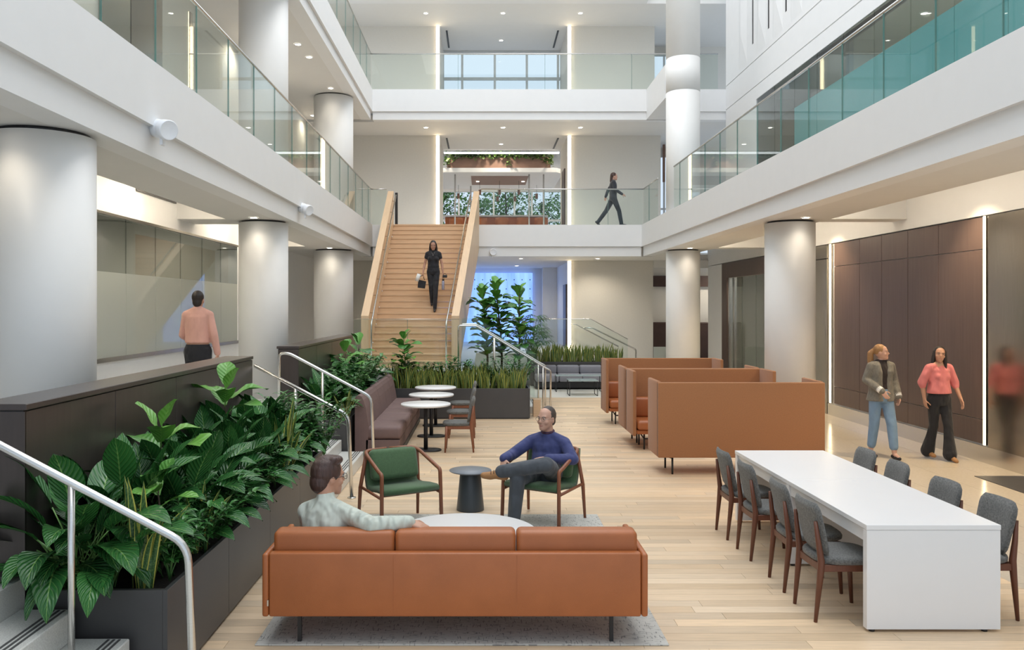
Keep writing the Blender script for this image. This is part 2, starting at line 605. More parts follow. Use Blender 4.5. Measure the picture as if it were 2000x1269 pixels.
# brown portal and glass meeting room far right
t = thing('meeting_room_front', 'brown framed glass meeting room front behind the right columns', 'partition', (WR, 23, 0))
MB().box(WR - .03, WR + .1, 19.7, 25.1, 3.15, 3.6).build('header', 'wenge', t)
MB().box(WR - .03, WR + .1, 24.6, 25.1, 0, 3.15).build('jamb', 'wenge', t)
for k in range(4):
    MB().box(WR + .02, WR + .04, 19.7 + 1.2 * k + .02, 19.7 + 1.2 * (k + 1), .02, 3.14).build('pane', 'greyglass', t)
MB().box(WR - .03, WR + .05, 24.35, 24.45, 0, 3.15).build('door_pull', 'steel', t)
MB().box(WR - .01, WR + .06, 23.9, 24.0, 0, 3.15).build('mullion', 'steel', t)
structs('wall_meeting_room', [(9.4, 9.5, 9, 26.8, 0, 4.3), (WR + .3, 9.4, 19.5, 19.6, 0, 4.3), (WR + .3, 9.4, 26.7, 26.8, 0, 4.3)], 'beige', 'curtained back wall of the glass meeting room', 'wall')
# alcove at the end of the right walkway
structs('wall_far_alcove', [(5.5, 9.5, 29.0, 29.2, 0, 4.2), (5.4, 5.57, YW + .2, 29.0, 0, 4.2)], 'beige', 'pale alcove wall at the end of the right walkway', 'wall')
structs('ceiling_alcove', [(5.4, 9.5, YW, 29.2, S2, 4.0), (5.57, WR, YW - .1, YW + .1, 3.55, S2)], 'ceil', 'ceiling of the alcove', 'ceiling')
structs('floor_alcove', [(5.4, 9.5, YW, 29.2, -.1, .004)], 'tile', 'alcove floor', 'floor')
o = structs('trim_1', [(5.6, 9.4, 28.85, 29.0, 3.0, 3.38)], 'darkwood', 'dark wood band high on the alcove wall', 'trim')
t = thing('high_back_booth', 'dark brown high back booth in the alcove behind the white column', 'booth', (7.0, 28.3, 0))
MB().box(5.7, 9.2, 28.6, 28.84, .1, 1.75, bev=.03).build('backrest', 'darkwood', t)
MB().box(5.7, 9.2, 28.0, 28.6, .1, .48, bev=.03).build('seat', 'darkwood', t)
t = thing('low_screen', 'low glass screen left of the white column in front of the alcove', 'screen', (5.75, YW - .4, 0))
MB().box(5.5, 6.3, YW - .42, YW - .40, 0, 1.0).build('pane', 'frost', t)

# blue lit room behind the stair
structs('wall_blue_room', [(2.86, 3.06, YW + .2, 33, ZL, S2), (-1.7, -1.5, YW + .2, 33, ZL, S2), (2.3, 2.86, 31.6, 31.8, ZL, S2)], 'white', 'white side wall of the blue lit room', 'wall')
structs('wall_blue_room_back', [(-1.7, 3.0, 32.3, 32.5, ZL, S2)], 'white', 'white back wall of the blue lit room', 'wall')
m, nt, p = _new('backlit_blue_glass')
tc = _node(nt, 'ShaderNodeTexCoord')
mp = _node(nt, 'ShaderNodeMapping')
mp.inputs['Scale'].default_value = (2.6, 1, .35)
nt.links.new(tc.outputs['Object'], mp.inputs[0])
nz = _node(nt, 'ShaderNodeTexNoise', Scale=1.6, Detail=2.0)
nt.links.new(mp.outputs[0], nz.inputs['Vector'])
nt.links.new(_mix(nt, nz.outputs[0], (.08, .17, .95), (.42, .72, 1.0)), p.inputs['Emission Color'])
p.inputs['Emission Strength'].default_value = 1.15
p.inputs['Base Color'].default_value = (.1, .2, .5, 1)
M['blueglow'] = m
t = thing('backlit_glass_wall', 'glowing blue backlit glass wall with rows of small studs', 'glass wall', (.6, 32.2, ZL))
MB().box(-1.4, 1.95, 32.15, 32.2, ZL, 3.62).build('glass_sheet', 'blueglow', t)
stud = MB().cyl((0, 0), .022, -.03, .03, 8).mesh('stud')
for i in range(11):
    for j in range(6):
        o = obj('stud', stud, 'black', t)
        o.location = (-1.25 + .31 * i - t.location.x, 32.14 - t.location.y, 3.35 - .36 * j - ZL)
        o.rotation_euler = (R(90), 0, 0)
structs('door_1', [(2.80, 2.87, 27.7, 28.6, ZL, 3.05)], 'wenge', 'dark door in the side wall of the blue lit room', 'door')

# galleries -----------------------------------------------------------------
structs('floor_gallery_left', [(-9, XL - .3, -2, YW, 4.45, Z2), (XL - .3, XL, -2, YB, F2, Z2), (XL - .35, XL - .06, -2, YB + .06, S2, F2)],
        'white', 'white left balcony edge of the second floor', 'balcony')
structs('floor_gallery_right', [(XR + .3, WR + 2, -2, YW, 4.45, Z2), (XR, XR + .3, -2, YB, F2, Z2), (XR + .06, XR + .35, -2, YB + .06, S2, F2)],
        'white', 'white right balcony edge of the second floor', 'balcony')
structs('floor_bridge', [(XL - .3, XR + .3, YB + .3, YW, 4.46, Z2), (XL - .3, XR + .3, YB, YB + .3, F2, Z2), (XL, XR, YB + .06, YB + .35, S2, F2), (-1.7, 3.1, YW, 38, 4.5, Z2)],
        'white', 'white far bridge edge of the second floor behind the stair', 'balcony')
structs('floor_gallery_upper_left', [(-9, XL - .3, -2, YW, 8.45, Z3), (XL - .3, XL, -2, YB, F3, Z3), (XL - .35, XL - .06, -2, YB + .06, S3, F3)],
        'white', 'white left balcony edge of the third floor', 'balcony')
structs('floor_bridge_upper', [(XL - .3, WR, YB + .3, YW + 2.6, 8.46, Z3), (XL - .3, WR, YB, YB + .3, F3, Z3), (XL, WR, YB + .06, YB + .35, S3, F3), (4.9, 5.8, 22.0, YB + .1, S3, Z3)],
        'white', 'white far bridge edge of the third floor', 'balcony')
structs('ceiling_second_left', [(-9, XL - .35, -2, YB, S3, 8.1)], 'ceil', 'soffit above the second floor left gallery', 'ceiling')
structs('ceiling_second_far', [(-9, 9.5, YB + .35, 29.4, S3, 8.1)], 'ceil', 'soffit above the second floor bridge', 'ceiling')
structs('ceiling_third_far', [(-9, 9.5, YB + .3, 29.6, C3, C3 + .3)], 'ceil', 'soffit above the third floor bridge', 'ceiling')
structs('trim_2', [(XL - 4, 4.95, YB, YB + .3, C3, C3 + 1.0)], 'white', 'white edge of the fourth floor at the top of the picture', 'trim')
structs('wall_second_left', [(WL - .2, WL, 0, YW, Z2, S3)], 'beige', 'beige wall behind the second floor left gallery', 'wall')
structs('wall_third_left', [(WL - .2, WL, 0, YW, Z3, C3 + 3)], 'white', 'white wall behind the third floor left gallery', 'wall')
structs('wall_far_second_left', [(WL, -1.53, YW, YW + .2, Z2, S3), (-1.53, -1.42, YW + .06, 29.3, Z2, S3)], 'beige', 'beige wall left of the second floor opening', 'wall')
structs('wall_far_second_right', [(2.89, 5.82, YW, YW + .2, Z2, S3), (2.78, 2.89, YW + .06, 29.3, Z2, S3)], 'beige', 'beige wall behind the walking person on the second floor', 'wall')
structs('wall_far_third_left', [(WL, -1.53, YW, YW + .2, Z3, C3), (-1.53, -1.42, YW + .06, 29.5, Z3, C3)], 'beige', 'beige wall left of the third floor window', 'wall')
structs('wall_far_third_right', [(2.89, 5.62, YW, YW + .2, Z3, C3), (2.78, 2.89, YW + .06, 29.5, Z3, C3)], 'beige', 'beige wall right of the third floor window', 'wall')
structs('door_2', [(2.74, 2.79, 27.6, 28.5, Z2, 6.95)], 'wenge', 'dark door in the passage behind the second floor bridge', 'door')
# upper right wall with slot windows
slots = [22.07, 20.85, 19.65, 18.45, 17.25]
bx, lo = [(WR - .08, WR + .3, -2, 21.8, 7.8, 8.15), (WR - .08, WR + .3, -2, YB, 8.18, 8.85), (WR - .08, WR + .3, 21.8, YB, 4.74, 8.15)], 9.36
ed = [YB] + slots
bx.append((WR - .08, WR + .3, -2, YB, 8.88, lo))
pr = YB
for s_ in slots:
    bx.append((WR - .08, WR + .3, s_ + .06, pr, lo, 16))
    pr = s_ - .06
bx.append((WR - .08, WR + .3, -2, pr, lo, 16))
bx.append((WR - .05, WR + .3, -2, YB, 8.1, 9.0))
structs('wall_right_upper', bx, 'white', 'white upper wall on the right with slot windows', 'wall')
for i, s_ in enumerate(slots):
    structs('window_%d' % (i + 1), [(WR - .07, WR + .0, s_ - .06, s_ + .06, lo, 16)], 'black', ['farthest', 'second', 'third', 'fourth', 'fifth'][i] + ' dark slot window from the far end of the upper right wall', 'window')
# pilasters that splay between the slot windows
for i, s_ in enumerate([22.9] + [s + .55 for s in slots[1:4]]):
    mb = MB()
    mb.add([(WR - .08, s_ - .35, 9.0), (WR - .08, s_ + .35, 9.0), (WR - .08, s_ - .35, 16), (WR - .08, s_ + .35, 16), (WR - .15, s_, 9.9), (WR - .15, s_, 16)],
           [(0, 4, 5, 2), (4, 1, 3, 5), (0, 1, 4), (2, 5, 3), (0, 2, 3, 1)])
    o = struct('trim_%d' % (i + 3), mb, 'white', ['farthest', 'second', 'third', 'fourth'][i] + ' splayed white rib between slot windows on the upper right wall')
    o['category'] = 'trim'

# second floor office glass on the right
t = thing('office_glass_wall', 'office glass wall with teal film behind the right balcony', 'glass wall', (WR - .05, 12, Z2))
for k in range(15):
    a = 21.75 - 1.3 * (k + 1)
    MB().box(WR - .07, WR - .05, a + .01, a + 1.29, Z2 + .02, 6.92).build('film_pane', 'teal' if k > 1 else 'greyglass', t)
    MB().box(WR - .07, WR - .05, a + .01, a + 1.29, 6.93, 7.8).build('pane', 'greyglass', t)
structs('wall_office_right', [(9.3, 9.5, -2, YB, Z2, 7.9), (WR + .3, 9.3, 16.9, 17.1, Z2, 7.9), (WR + .3, 9.3, 11.9, 12.1, Z2, 7.9), (WR + .3, 9.3, 21.8, 22, Z2, 7.9)], 'beige', 'office walls behind the teal glass', 'wall')
structs('ceiling_office_right', [(WR, 9.5, -2, YB, 7.8, 7.9)], 'ceil', 'office ceiling behind the teal glass', 'ceiling')

# third floor window, far
t = tag(thing('window_6', 'large gridded window with pale blue sky on the third floor', 'window', (.63, 29.4, Z3)), kind='structure')
fr = MB()
xs = [-1.43, -.74, .43, 1.58, 2.70]
zs = [Z3, 10.47, 11.40]
for a in xs:
    fr.box(a - .04, a + .04, 29.38, 29.48, Z3, C3)
for z in zs:
    fr.box(-1.43, 2.78, 29.385, 29.475, z - .05, z + .05)
fr.build('window_frame', 'mull', t)
for a, b in zip(xs, xs[1:]):
    for c, d in zip(zs, zs[1:]):
        MB().box(a + .04, b - .04, 29.42, 29.43, c + .05, d - .05).build('pane', 'winglass', t)
# bays to the right of the far walls
for z0, z1, nm, wn in ((Z2, S3, 'second', 7), (Z3, C3, 'third', 8)):
    t = tag(thing('window_%d' % wn, 'tall bright window bay behind the white column on the %s floor' % nm, 'window', (6.4, 28.9, z0)), kind='structure')
    fr = MB()
    for a in (5.6, 6.4, 6.95):
        fr.box(a - .03, a + .03, 28.9, 28.98, z0, z1 - .3)
    for z in (z0, z0 + 1.0, z1 - .3):
        fr.box(5.6, 6.95, 28.905, 28.975, z - .03, z + .03)
    fr.build('window_frame', 'mull', t)
    for a, b in ((5.63, 6.37), (6.43, 6.92)):
        for c, d in ((z0 + .03, z0 + .97), (z0 + 1.03, z1 - .33)):
            MB().box(a, b, 28.93, 28.94, c, d).build('pane', 'winglass', t)
    structs('wall_far_%s_corner' % nm, [(5.4, 9.5, 28.9, 29.0, z1 - .3, z1), (6.98, 9.5, 28.9, 29.0, z0, z1 - .3), (6.9, 7.0, 27.3, 28.899, z0, z1)], 'beige', 'dark corner wall beside the %s floor window bay' % nm, 'wall')
structs('wall_slat_screen', [(5.9 + .16 * k, 5.98 + .16 * k, 28.3, 28.36, 6.6, S3) for k in range(5)], 'rosewood', 'rose wood slats hanging behind the white column', 'screen')

# columns ----------------------------------------------------------------
def column(x, y, r, z0, z1, label, seams=()):
    t = tag(thing('column', label, 'column', (x, y, z0)), kind='structure')
    edges = [z0] + list(seams) + [z1]
    mb = MB()
    for a, b in zip(edges, edges[1:]):
        mb.cyl((x, y), r, a, b - (.012 if b != z1 else 0), 64)
        if b != z1:
            mb.cyl((x, y), r - .012, b - .02, b + .01, 48)
    mb.build('shaft', 'column', t)
    return t


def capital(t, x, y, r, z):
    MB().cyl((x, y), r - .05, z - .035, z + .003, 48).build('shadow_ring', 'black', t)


for x, y, r, z0, z1, lab in (
        (-3.89, 7.25, .43, ZP, S2, 'thick white round column at the left edge behind the parapet'),
        (-3.92, 14.65, .43, ZP, S2, 'white round column right of the frosted glass, behind the walking man'),
        (-3.99, 21.9, .52, ZL, S2, 'white round column at ground level left of the oak stair'),
        (5.49, 14.65, .43, 0, S2, 'white round column standing behind the tan booths'),
        (-3.92, 14.65, .43, Z2, S3, 'white round column on the second floor left gallery, nearer one'),
        (-3.99, 21.9, .52, Z2, S3, 'white round column on the second floor left gallery, farther one')):
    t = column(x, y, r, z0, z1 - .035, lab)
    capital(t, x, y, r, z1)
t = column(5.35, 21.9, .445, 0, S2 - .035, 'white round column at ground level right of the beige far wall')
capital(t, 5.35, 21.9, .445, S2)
column(5.35, 21.9, .445, Z2, 16, 'tall white round column rising through the upper floors on the right', (8.0, 8.9))

# glass of the left ground floor room ------------------------------------
t = thing('frosted_glass_partition', 'glass partition with frosted lower half behind the walking man', 'partition', (WL, 12, 1.55))
MB().box(WL - .06, WL + .04, 6.6, 17.7, 1.50, 1.56).build('sill', 'steelpanel', t)
MB().box(WL - .05, WL + .02, 6.6, 17.7, 3.57, 3.61).build('head_frame', 'steelpanel', t)
for k in range(10):
    a = 6.68 + 1.1 * k
    MB().box(WL - .02, WL, a + .006, a + 1.094, 1.56, 2.77).build('frosted_pane', 'frost', t)
    MB().box(WL - .02, WL, a + .006, a + 1.094, 2.77, 3.57).build('clear_pane', 'greyglass', t)
structs('wall_room_left', [(-8.6, -8.5, 0, 26.8, ZP, 4.3), (-8.5, -5.5, 18, 18.1, ZP, 4.3)], 'beige', 'back wall of the room behind the frosted glass', 'wall')
mb = MB().box(-5.29, -5.27, 12.5, 14.1, 4.05, 4.12)
o = struct('trim_10', mb, 'planter', 'dark slot diffuser above the frosted glass')
o['category'] = 'vent'

# parapets -----------------------------------------------------------------
for y0, y1, lab in ((4.83, 9.6, 'dark bronze panelled parapet behind the near leafy planter'), (12.0, 17.3, 'dark bronze panelled parapet beyond the terrazzo steps')):
    t = thing('parapet', lab, 'parapet', (-2.85, (y0 + y1) / 2, ZP))
    MB().box(-3.0, -2.715, y0 + .012, y1 - .012, ZP, 1.66).build('core', 'black', t)
    n = 4
    w_ = (y1 - y0) / n
    for k in range(n):
        MB().box(-2.73, -2.70, y0 + w_ * k + .004, y0 + w_ * (k + 1) - .004, .0 if y0 < 9 else .0, 1.655, bev=.002).build('panel', 'bronze', t)
    MB().box(-3.0, -2.70, y0, y0 + .012, ZP - .68, 1.655).build('end_panel', 'bronze', t)
    MB().box(-3.0, -2.70, y1 - .012, y1, ZP, 1.655).build('end_panel', 'bronze', t)
    MB().box(-3.02, -2.69, y0 - .005, y1 + .005, 1.662, 1.70, bev=.004).build('coping', 'bronze', t)


# railings -----------------------------------------------------------------
def glass_rail(label, a, b, z, h=1.07, pane=1.2, start=0.0, rail=.02):
    """free-standing glass balustrade from a to b (xy), standing on z"""
    a, b = V((*a, z)), V((*b, z))
    L = (b - a).length
    u = (b - a).normalized()
    nrm = V((-u.y, u.x, 0))
    t = thing('glass_railing', label, 'railing', a)
    cuts = [0]
    c = start if start > .05 else pane
    while c < L - .05:
        cuts.append(c)
        c += pane
    cuts.append(L)
    for p, q in zip(cuts, cuts[1:]):
        mb = MB()
        P = [a + u * (p + .006) + nrm * s for s in (-.008, .008)] + [a + u * (q - .006) + nrm * s for s in (.008, -.008)]
        mb.add([(v.x, v.y, z + k) for k in (.0, h - .01) for v in P], [(0, 1, 2, 3), (7, 6, 5, 4), (0, 4, 5, 1), (1, 5, 6, 2), (2, 6, 7, 3), (3, 7, 4, 0)])
        pn = mb.build('pane', 'glass', t)
        if p > 0:
            e = a + u * p
            ux, uy = (abs(u.x) * .004 + abs(nrm.x) * .009), (abs(u.y) * .004 + abs(nrm.y) * .009)
            MB().box(e.x - ux, e.x + ux, e.y - uy, e.y + uy, z, z + h - .01).build('pane_edge', 'glassedge', pn)
    m_ = MB()
    m_.tube([a + V((0, 0, h)), b + V((0, 0, h))], rail, 8)
    m_.build('handrail', 'steel', t)
    return t


glass_rail('glass balustrade along the left second floor balcony', (XL - .05, 3.58), (XL - .05, YB + .05), Z2)
glass_rail('glass balustrade along the right second floor balcony', (XR + .06, 3.05), (XR + .06, 20.6), Z2, pane=1.13)
glass_rail('glass balustrade beside the tall column at the end of the right balcony', (XR + .06, 22.5), (XR + .06, YB + .05), Z2)
glass_rail('glass balustrade of the far bridge behind the walking person', (-.05, YB + .05), (XR + .05, YB + .05), Z2, pane=1.9)
glass_rail('short glass balustrade between the left balcony and the oak stair', (XL - .04, YB + .05), (-2.88, YB + .05), Z2)
glass_rail('glass balustrade along the left third floor balcony', (XL - .05, 8.0), (XL - .05, YB + .05), Z3)
glass_rail('glass balustrade of the third floor bridge below the gridded window', (XL - .04, YB + .05), (WR - .3, YB + .05), Z3, pane=2.6)
glass_rail('glass screen on the landing behind the snake plants, before the stair', (-2.75, 17.4), (-.5, 17.4), ZL, h=1.1, pane=1.15, rail=.006)


# tubular stair rails on the left steps
def step_rail(label, y, posts, ztop_left):
    t = thing('stair_handrail', label, 'handrail', (-1.58, y, 0))
    k = .53
    x1, z1 = -1.60, .985
    xl = ztop_left
    zl = z1 + (x1 - xl) * k
    if xl > -2.8:
        pts = [(xl, y, zl), (x1, y, z1), (x1 + .04, y, 0)]
    else:
        pts = [(-2.92, y, ZP), (-2.92, y, z1 + (x1 + 2.78) * k), (-2.78, y, z1 + (x1 + 2.78) * k), (x1, y, z1), (x1 + .04, y, 0)]
    MB().tube(bend(pts, .10), .022, 12).build('rail', 'steel', t)
    for px, zb in posts:
        MB().tube([(px, y, zb), (px, y, z1 + (x1 - px) * k)], .019, 10).build('post', 'steel', t)
    MB().cyl((x1 + .04, y), .05, 0, .012, 20).build('floor_flange', 'steel', t)
    return t


step_rail('stainless handrail across the bottom left corner', 4.44, [(-2.23, .34)], -3.1)
step_rail('stainless handrail on the near side of the steps behind the seated man', 9.75, [(-2.23, .34)], -2.72)
step_rail('stainless handrail on the far side of the steps beside the mauve banquette', 11.75, [(-2.3, .34)], -2.9)

# balustrade on the steps right of the landing
t = thing('stair_balustrade', 'stainless rail with sloping glass beside the fig trees, right of the oak stair', 'railing', (.4, 17.5, 0))
for yy, dz in ((17.42, 0), (18.9, 0)):
    pts = [(-.52, yy, ZL), (-.52, yy, 1.88), (-.15, yy, 1.88), (1.30, yy, 1.0), (1.44, yy, .93), (1.44, yy, 0)]
    MB().tube(bend(pts, .05), .021, 10).build('rail', 'steel', t)
    MB().tube([(.25, yy, .6), (.25, yy, 1.63)], .018, 8).build('post', 'steel', t)
    MB().tube([(1.28, yy, .0), (1.28, yy, 1.0)], .018, 8).build('post', 'steel', t)
    MB().prism([(-.5, ZL), (-.5, 2.02), (-.12, 2.02), (1.2, 1.2), (1.2, .2), (-.15, ZL)], 1, yy + .04, yy + .052).build('glass_panel', 'glass', t)
t = thing('stair_balustrade', 'stainless rail with glass on the steps by the beige far wall', 'railing', (3.3, 24.35, 0))
MB().tube(bend([(3.0, 24.35, 1.66), (3.25, 24.35, 1.66), (4.55, 24.35, 1.02), (4.55, 24.35, 0)], .06), .022, 8).build('rail', 'steel', t)
MB().tube(bend([(2.85, 26.6, 1.72), (3.0, 26.6, 1.72), (4.4, 26.6, 1.0)], .06), .022, 8).build('wall_rail', 'steel', t)
MB().prism([(1.6, ZL), (1.6, 1.92), (3.2, 1.92), (4.3, 1.32), (4.3, .1), (3.3, ZL)], 1, 24.30, 24.312).build('glass_panel', 'glass', t)
MB().tube([(1.6, 24.306, 1.925), (3.2, 24.306, 1.925), (4.3, 24.306, 1.325)], .012, 6).build('cap_rail', 'steel', t)

# oak stair ----------------------------------------------------------------
NS = 25
YS0, RISE = 18.2, (Z2 - ZL) / 25
TR = (YB - YS0) / 24


def stair_x(y):
    k = (YB - y) / (YB - 18.3)
    return -2.68 + .13 * k, -.275 - .425 * k


stair = thing('oak_staircase', 'wide oak staircase rising to the second floor with closed oak sides', 'staircase', (-1.6, YS0, ZL))
for i in range(NS - 1):
    y0 = YS0 + TR * i
    y1 = y0 + TR
    z0, z1 = ZL + RISE * i, ZL + RISE * (i + 1)
    (a0, b0), (a1, b1) = stair_x(y0), stair_x(y1 + .03)
    mb = MB()
    zt = z1 - .035
    mb.add([(a0, y0, zt), (b0, y0, zt), (b1, y1 + .03, zt), (a1, y1 + .03, zt), (a0, y0, z1), (b0, y0, z1), (b1, y1 + .03, z1), (a1, y1 + .03, z1)],
           [(0, 3, 2, 1), (4, 5, 6, 7), (0, 1, 5, 4), (1, 2, 6, 5), (2, 3, 7, 6), (3, 0, 4, 7)])
    st = mb.build('tread', 'oak', stair)
    mb = MB()
    mb.add([(a0, y0 + .018, z0 - .03), (b0, y0 + .018, z0 - .03), (b0, y0 + .05, z0 - .03), (a0, y0 + .05, z0 - .03), (a0, y0 + .018, zt - .004), (b0, y0 + .018, zt - .004), (b0, y0 + .05, zt - .004), (a0, y0 + .05, zt - .004)],
           [(0, 3, 2, 1), (4, 5, 6, 7), (0, 1, 5, 4), (1, 2, 6, 5), (2, 3, 7, 6), (3, 0, 4, 7)])
    mb.build('riser', 'oak', stair)
a0, b0 = stair_x(YB)
MB().box(a0, b0, YB - .03, YB + .4, Z2 - .035, Z2 + .012).build('top_tread', 'oak', stair)
MB().box(a0, b0, YB - .012, YB - .002, Z2 - RISE - .03, Z2 - .036).build('riser', 'oak', stair)


def nose(y):
    return ZL + RISE + (y - YS0) / TR * RISE


for side in (0, 1):
    ye, yt = 18.3, YB + .12
    mb = MB()
    vs_ = []
    for y_ in (ye, yt):
        a, b = stair_x(min(y_, YB))
        x0, x1 = (a - .17, a) if side == 0 else (b, b + .17)
        zb = max(nose(y_) - .62, ZL) if y_ == ye else nose(y_) - .75
        zt = nose(y_) + .95
        vs_ += [(x0, y_, zb), (x1, y_, zb), (x1, y_, zt), (x0, y_, zt)]
    mb.add(vs_, [(0, 1, 2, 3), (7, 6, 5, 4), (0, 4, 5, 1), (1, 5, 6, 2), (2, 6, 7, 3), (3, 7, 4, 0)])
    mb.build('guard', 'oakguard', stair)
    pts = []
    ins = .09
    for y_ in (18.05, 18.4, YB - .1):
        a, b = stair_x(y_)
        pts.append(((a + ins) if side == 0 else (b - ins), y_, nose(y_) + .93))
    p0 = (pts[0][0], 18.05, ZL)
    MB().tube(bend([p0, pts[0], pts[1], pts[2]], .06), .02, 8).build('handrail', 'steel', stair)
    for k in range(9):
        y_ = 18.6 + k * .7
        a, b = stair_x(y_)
        x0 = a if side == 0 else b
        x1 = a + ins if side == 0 else b - ins
        MB().tube([(x0, y_, nose(y_) + .84), (x1, y_, nose(y_) + .84), (x1, y_, nose(y_) + .92)], .011, 6).build('bracket', 'steel', stair)
        if side == 0:
            MB().cyl((x0 + .03, y_ + .2), .018, nose(y_ + .2) + .02, nose(y_ + .2) + .05, 8).build('stud_light', 'steel', stair)
MB().box(-2.66, -2.58, YB + .3, YB + .38, Z2, Z2 + 1.0).build('newel_post', 'black', stair)

# ------------------------------------------------------------------ light fittings
def strip(label, x, y, z0, z1, w_=.09, facing='y'):
    t = thing('light_strip', label, 'light strip', (x, y, z0))
    if facing == 'y':
        MB().box(x - w_ / 2, x + w_ / 2, y - .04, y - .02, z0, z1).build('led_lens', 'strip', t)
        MB().box(x - w_ / 2 - .01, x + w_ / 2 + .01, y - .018, y - .002, z0, z1).build('housing', 'white', t)
    else:
        MB().box(x - .018, x - .012, y - w_ / 2, y + w_ / 2, z0, z1).build('led_lens', 'strip', t)
        MB().box(x - .011, x + .018, y - w_ / 2 - .005, y + w_ / 2 + .005, z0, z1).build('housing', 'steelpanel', t)


for nm, z0, z1 in (('second', Z2, S3 - .02), ('third', Z3, C3 - .02)):
    strip('vertical light strip left of the %s floor opening' % nm, -1.47, YW, z0, z1, .10)
    strip('vertical light strip right of the %s floor opening' % nm, 2.83, YW, z0, z1, .10)
strip('vertical light strip beside the blue lit room', 2.83, YW, ZL, S2 - .02, .10)
strip('warm light strip left of the dark panelled wall', WR - .02, 17.26, .26, 3.6, .085, 'x')
strip('warm light strip right of the dark panelled wall', WR - .02, 11.95, .26, 3.6, .05, 'x')
strip('light strip on the second floor left gallery wall', WL + .02, 14.8, Z2, S3 - .3, .1, 'x')

# cove light above both walkways
for x0, x1, lab in ((-4.52, -4.47, 'left'), (6.04, 6.09, 'right')):
    for a, b in ((7.8, 14.1), (15.2, 20.5)) if lab == 'left' else ((4.0, 14.1), (14.8, 20.9)):
        o = MB().box(x0, x1, a, b, 4.2, 4.23).build('cove_light', 'cove', None)
        tag(o, 'hidden warm cove light above the %s walkway, %s bay' % (lab, 'nearer' if a < 10 else 'farther'), 'light', 'cove lights')

lens_m = MB().cyl((0, 0), .062, -.006, .0, 20).mesh('lens')
ring_m = MB().rings([[(r_ * math.cos(2 * math.pi * j / 20), r_ * math.sin(2 * math.pi * j / 20), z_) for j in range(20)] for r_, z_ in ((.062, 0), (.062, -.01), (.085, -.01), (.085, 0))], cap=False).mesh('trim_ring')


def downlight(label, x, y, z, watts=0, cone=70, group=None, col=(1, .88, .70)):
    t = thing('downlight', label, 'light', (x, y, z - .002), 0, group)
    obj('lens', lens_m, 'lamp', t)
    obj('trim_ring', ring_m, 'white', t)
    if watts:
        l = bpy.data.lights.new('downlight_beam', 'SPOT')
        l.energy, l.spot_size, l.spot_blend, l.color, l.shadow_soft_size = watts, R(cone), .7, col, .06
        o = bpy.data.objects.new('downlight_beam', l)
        o.location = (0, 0, -.03)
        C.objects.link(o)
        o.parent = t


for nm, z, wat in (('second', S3, 60), ('third', C3, 60)):
    for x, wh in ((-1.78, 'left'), (.63, 'middle'), (3.05, 'right')):
        downlight('%s downlight in the %s floor bridge soffit' % (wh, nm), x, 25.6, z, wat)
    downlight('downlight inside the passage of the %s floor' % nm, .63, 28.2, z, 30)
for (x, y, z, lab) in ((-3.95, 6.5, S2, 'downlight beside the thick column at the left edge'), (-3.9, 13.95, S2, 'downlight above the column behind the walking man'),
                       (-3.95, 21.1, S2, 'downlight above the column left of the oak stair'), (5.5, 13.95, S2, 'downlight above the column behind the tan booths'),
                       (5.35, 21.15, S2, 'downlight above the ground floor column right of the far wall'), (-3.9, 21.0, S3, 'downlight above the farther second floor column'),
                       (-3.95, 17.5, S3, 'nearer one of two square downlights in the left second floor soffit'), (-3.9, 18.4, S3, 'farther one of two square downlights in the left second floor soffit')):
    downlight(lab, x, y, z, 6, 130)
for x, y in ((1.2, 25.7), (3.6, 25.7), (-1.2, 25.7)):
    downlight('downlight under the far bridge %s' % ('over the blue room' if x < 2 else 'by the beige wall' if x > 3 else 'behind the stair') if x != -1.2 else 'downlight hidden behind the oak stair', x, y, S2, 85, 150)
downlight('added downlight before the blue backlit wall', 1.25, 30.2, S2, 55, 150)  # added lamp, tempers the strong blue in this room
for i, y in enumerate((9.5, 12.0, 17.0, 19.5)):
    downlight('%s downlight over the limestone walkway' % ['nearest', 'second', 'third', 'farthest'][i], 6.75, y, 4.3, 260, 105, None, (1, .78, .50))
for i, y in enumerate((7.6, 9.6, 11.6, 13.6, 15.4)):  # lamps added so the offices behind the glass are not black
    downlight('%s light added to brighten the offices behind the teal glass' % ['nearest', 'second', 'third', 'fourth', 'farthest'][i], 8.3, y, 7.8, 110, 160)
for i, y in enumerate((8.5, 11.2, 13.9, 16.6)):  # unseen lamps, strong enough to lighten the frosted panes
    downlight('%s unseen light brightening the frosted glass from the room behind' % ['nearest', 'second', 'third', 'farthest'][i], -6.9, y, 4.3, 120, 160)
for i, y in enumerate((8.6, 10.4, 12.2, 16.4, 18.4)):  # extra lamps out of sight above the soffit, brighten knee wall and floor
    downlight('%s added downlight hidden in the cove to brighten the left walkway' % ['nearest', 'second', 'third', 'fourth', 'farthest'][i], -4.9, y, 4.3, 38, 165)
for i, y in enumerate((20.5, 23.5)):  # lamps put in to lift the black meeting room
    downlight('%s light added to brighten the glass meeting room' % ['nearer', 'farther'][i], 8.4, y, 4.3, 150, 160)
downlight('light added to brighten the alcove at the end of the right walkway', 8.3, 27.8, S2, 110, 160)  # lamp added to lift the dark alcove
for i, y in enumerate((6.0, 9.0, 12.0, 17.2, 19.5, 24.0)):  # unseen fill lamps added for the beige gallery wall
    downlight('%s unseen downlight added to brighten the second floor left gallery wall' % ['nearest', 'second', 'third', 'fourth', 'fifth', 'farthest'][i], -4.98, y, S3, 60, 150)
for i, (x, y) in enumerate(((-1.7, 30.2), (.6, 30.0), (3.0, 30.2), (-1.6, 35.6), (.6, 36), (3.0, 35.6))):  # fill lamps added to raise the lounge brightness
    downlight('%s ceiling light added to brighten the upper lounge' % ['front left', 'front middle', 'front right', 'rear left', 'rear middle', 'rear right'][i], x, y, 8.3, 85, 165)
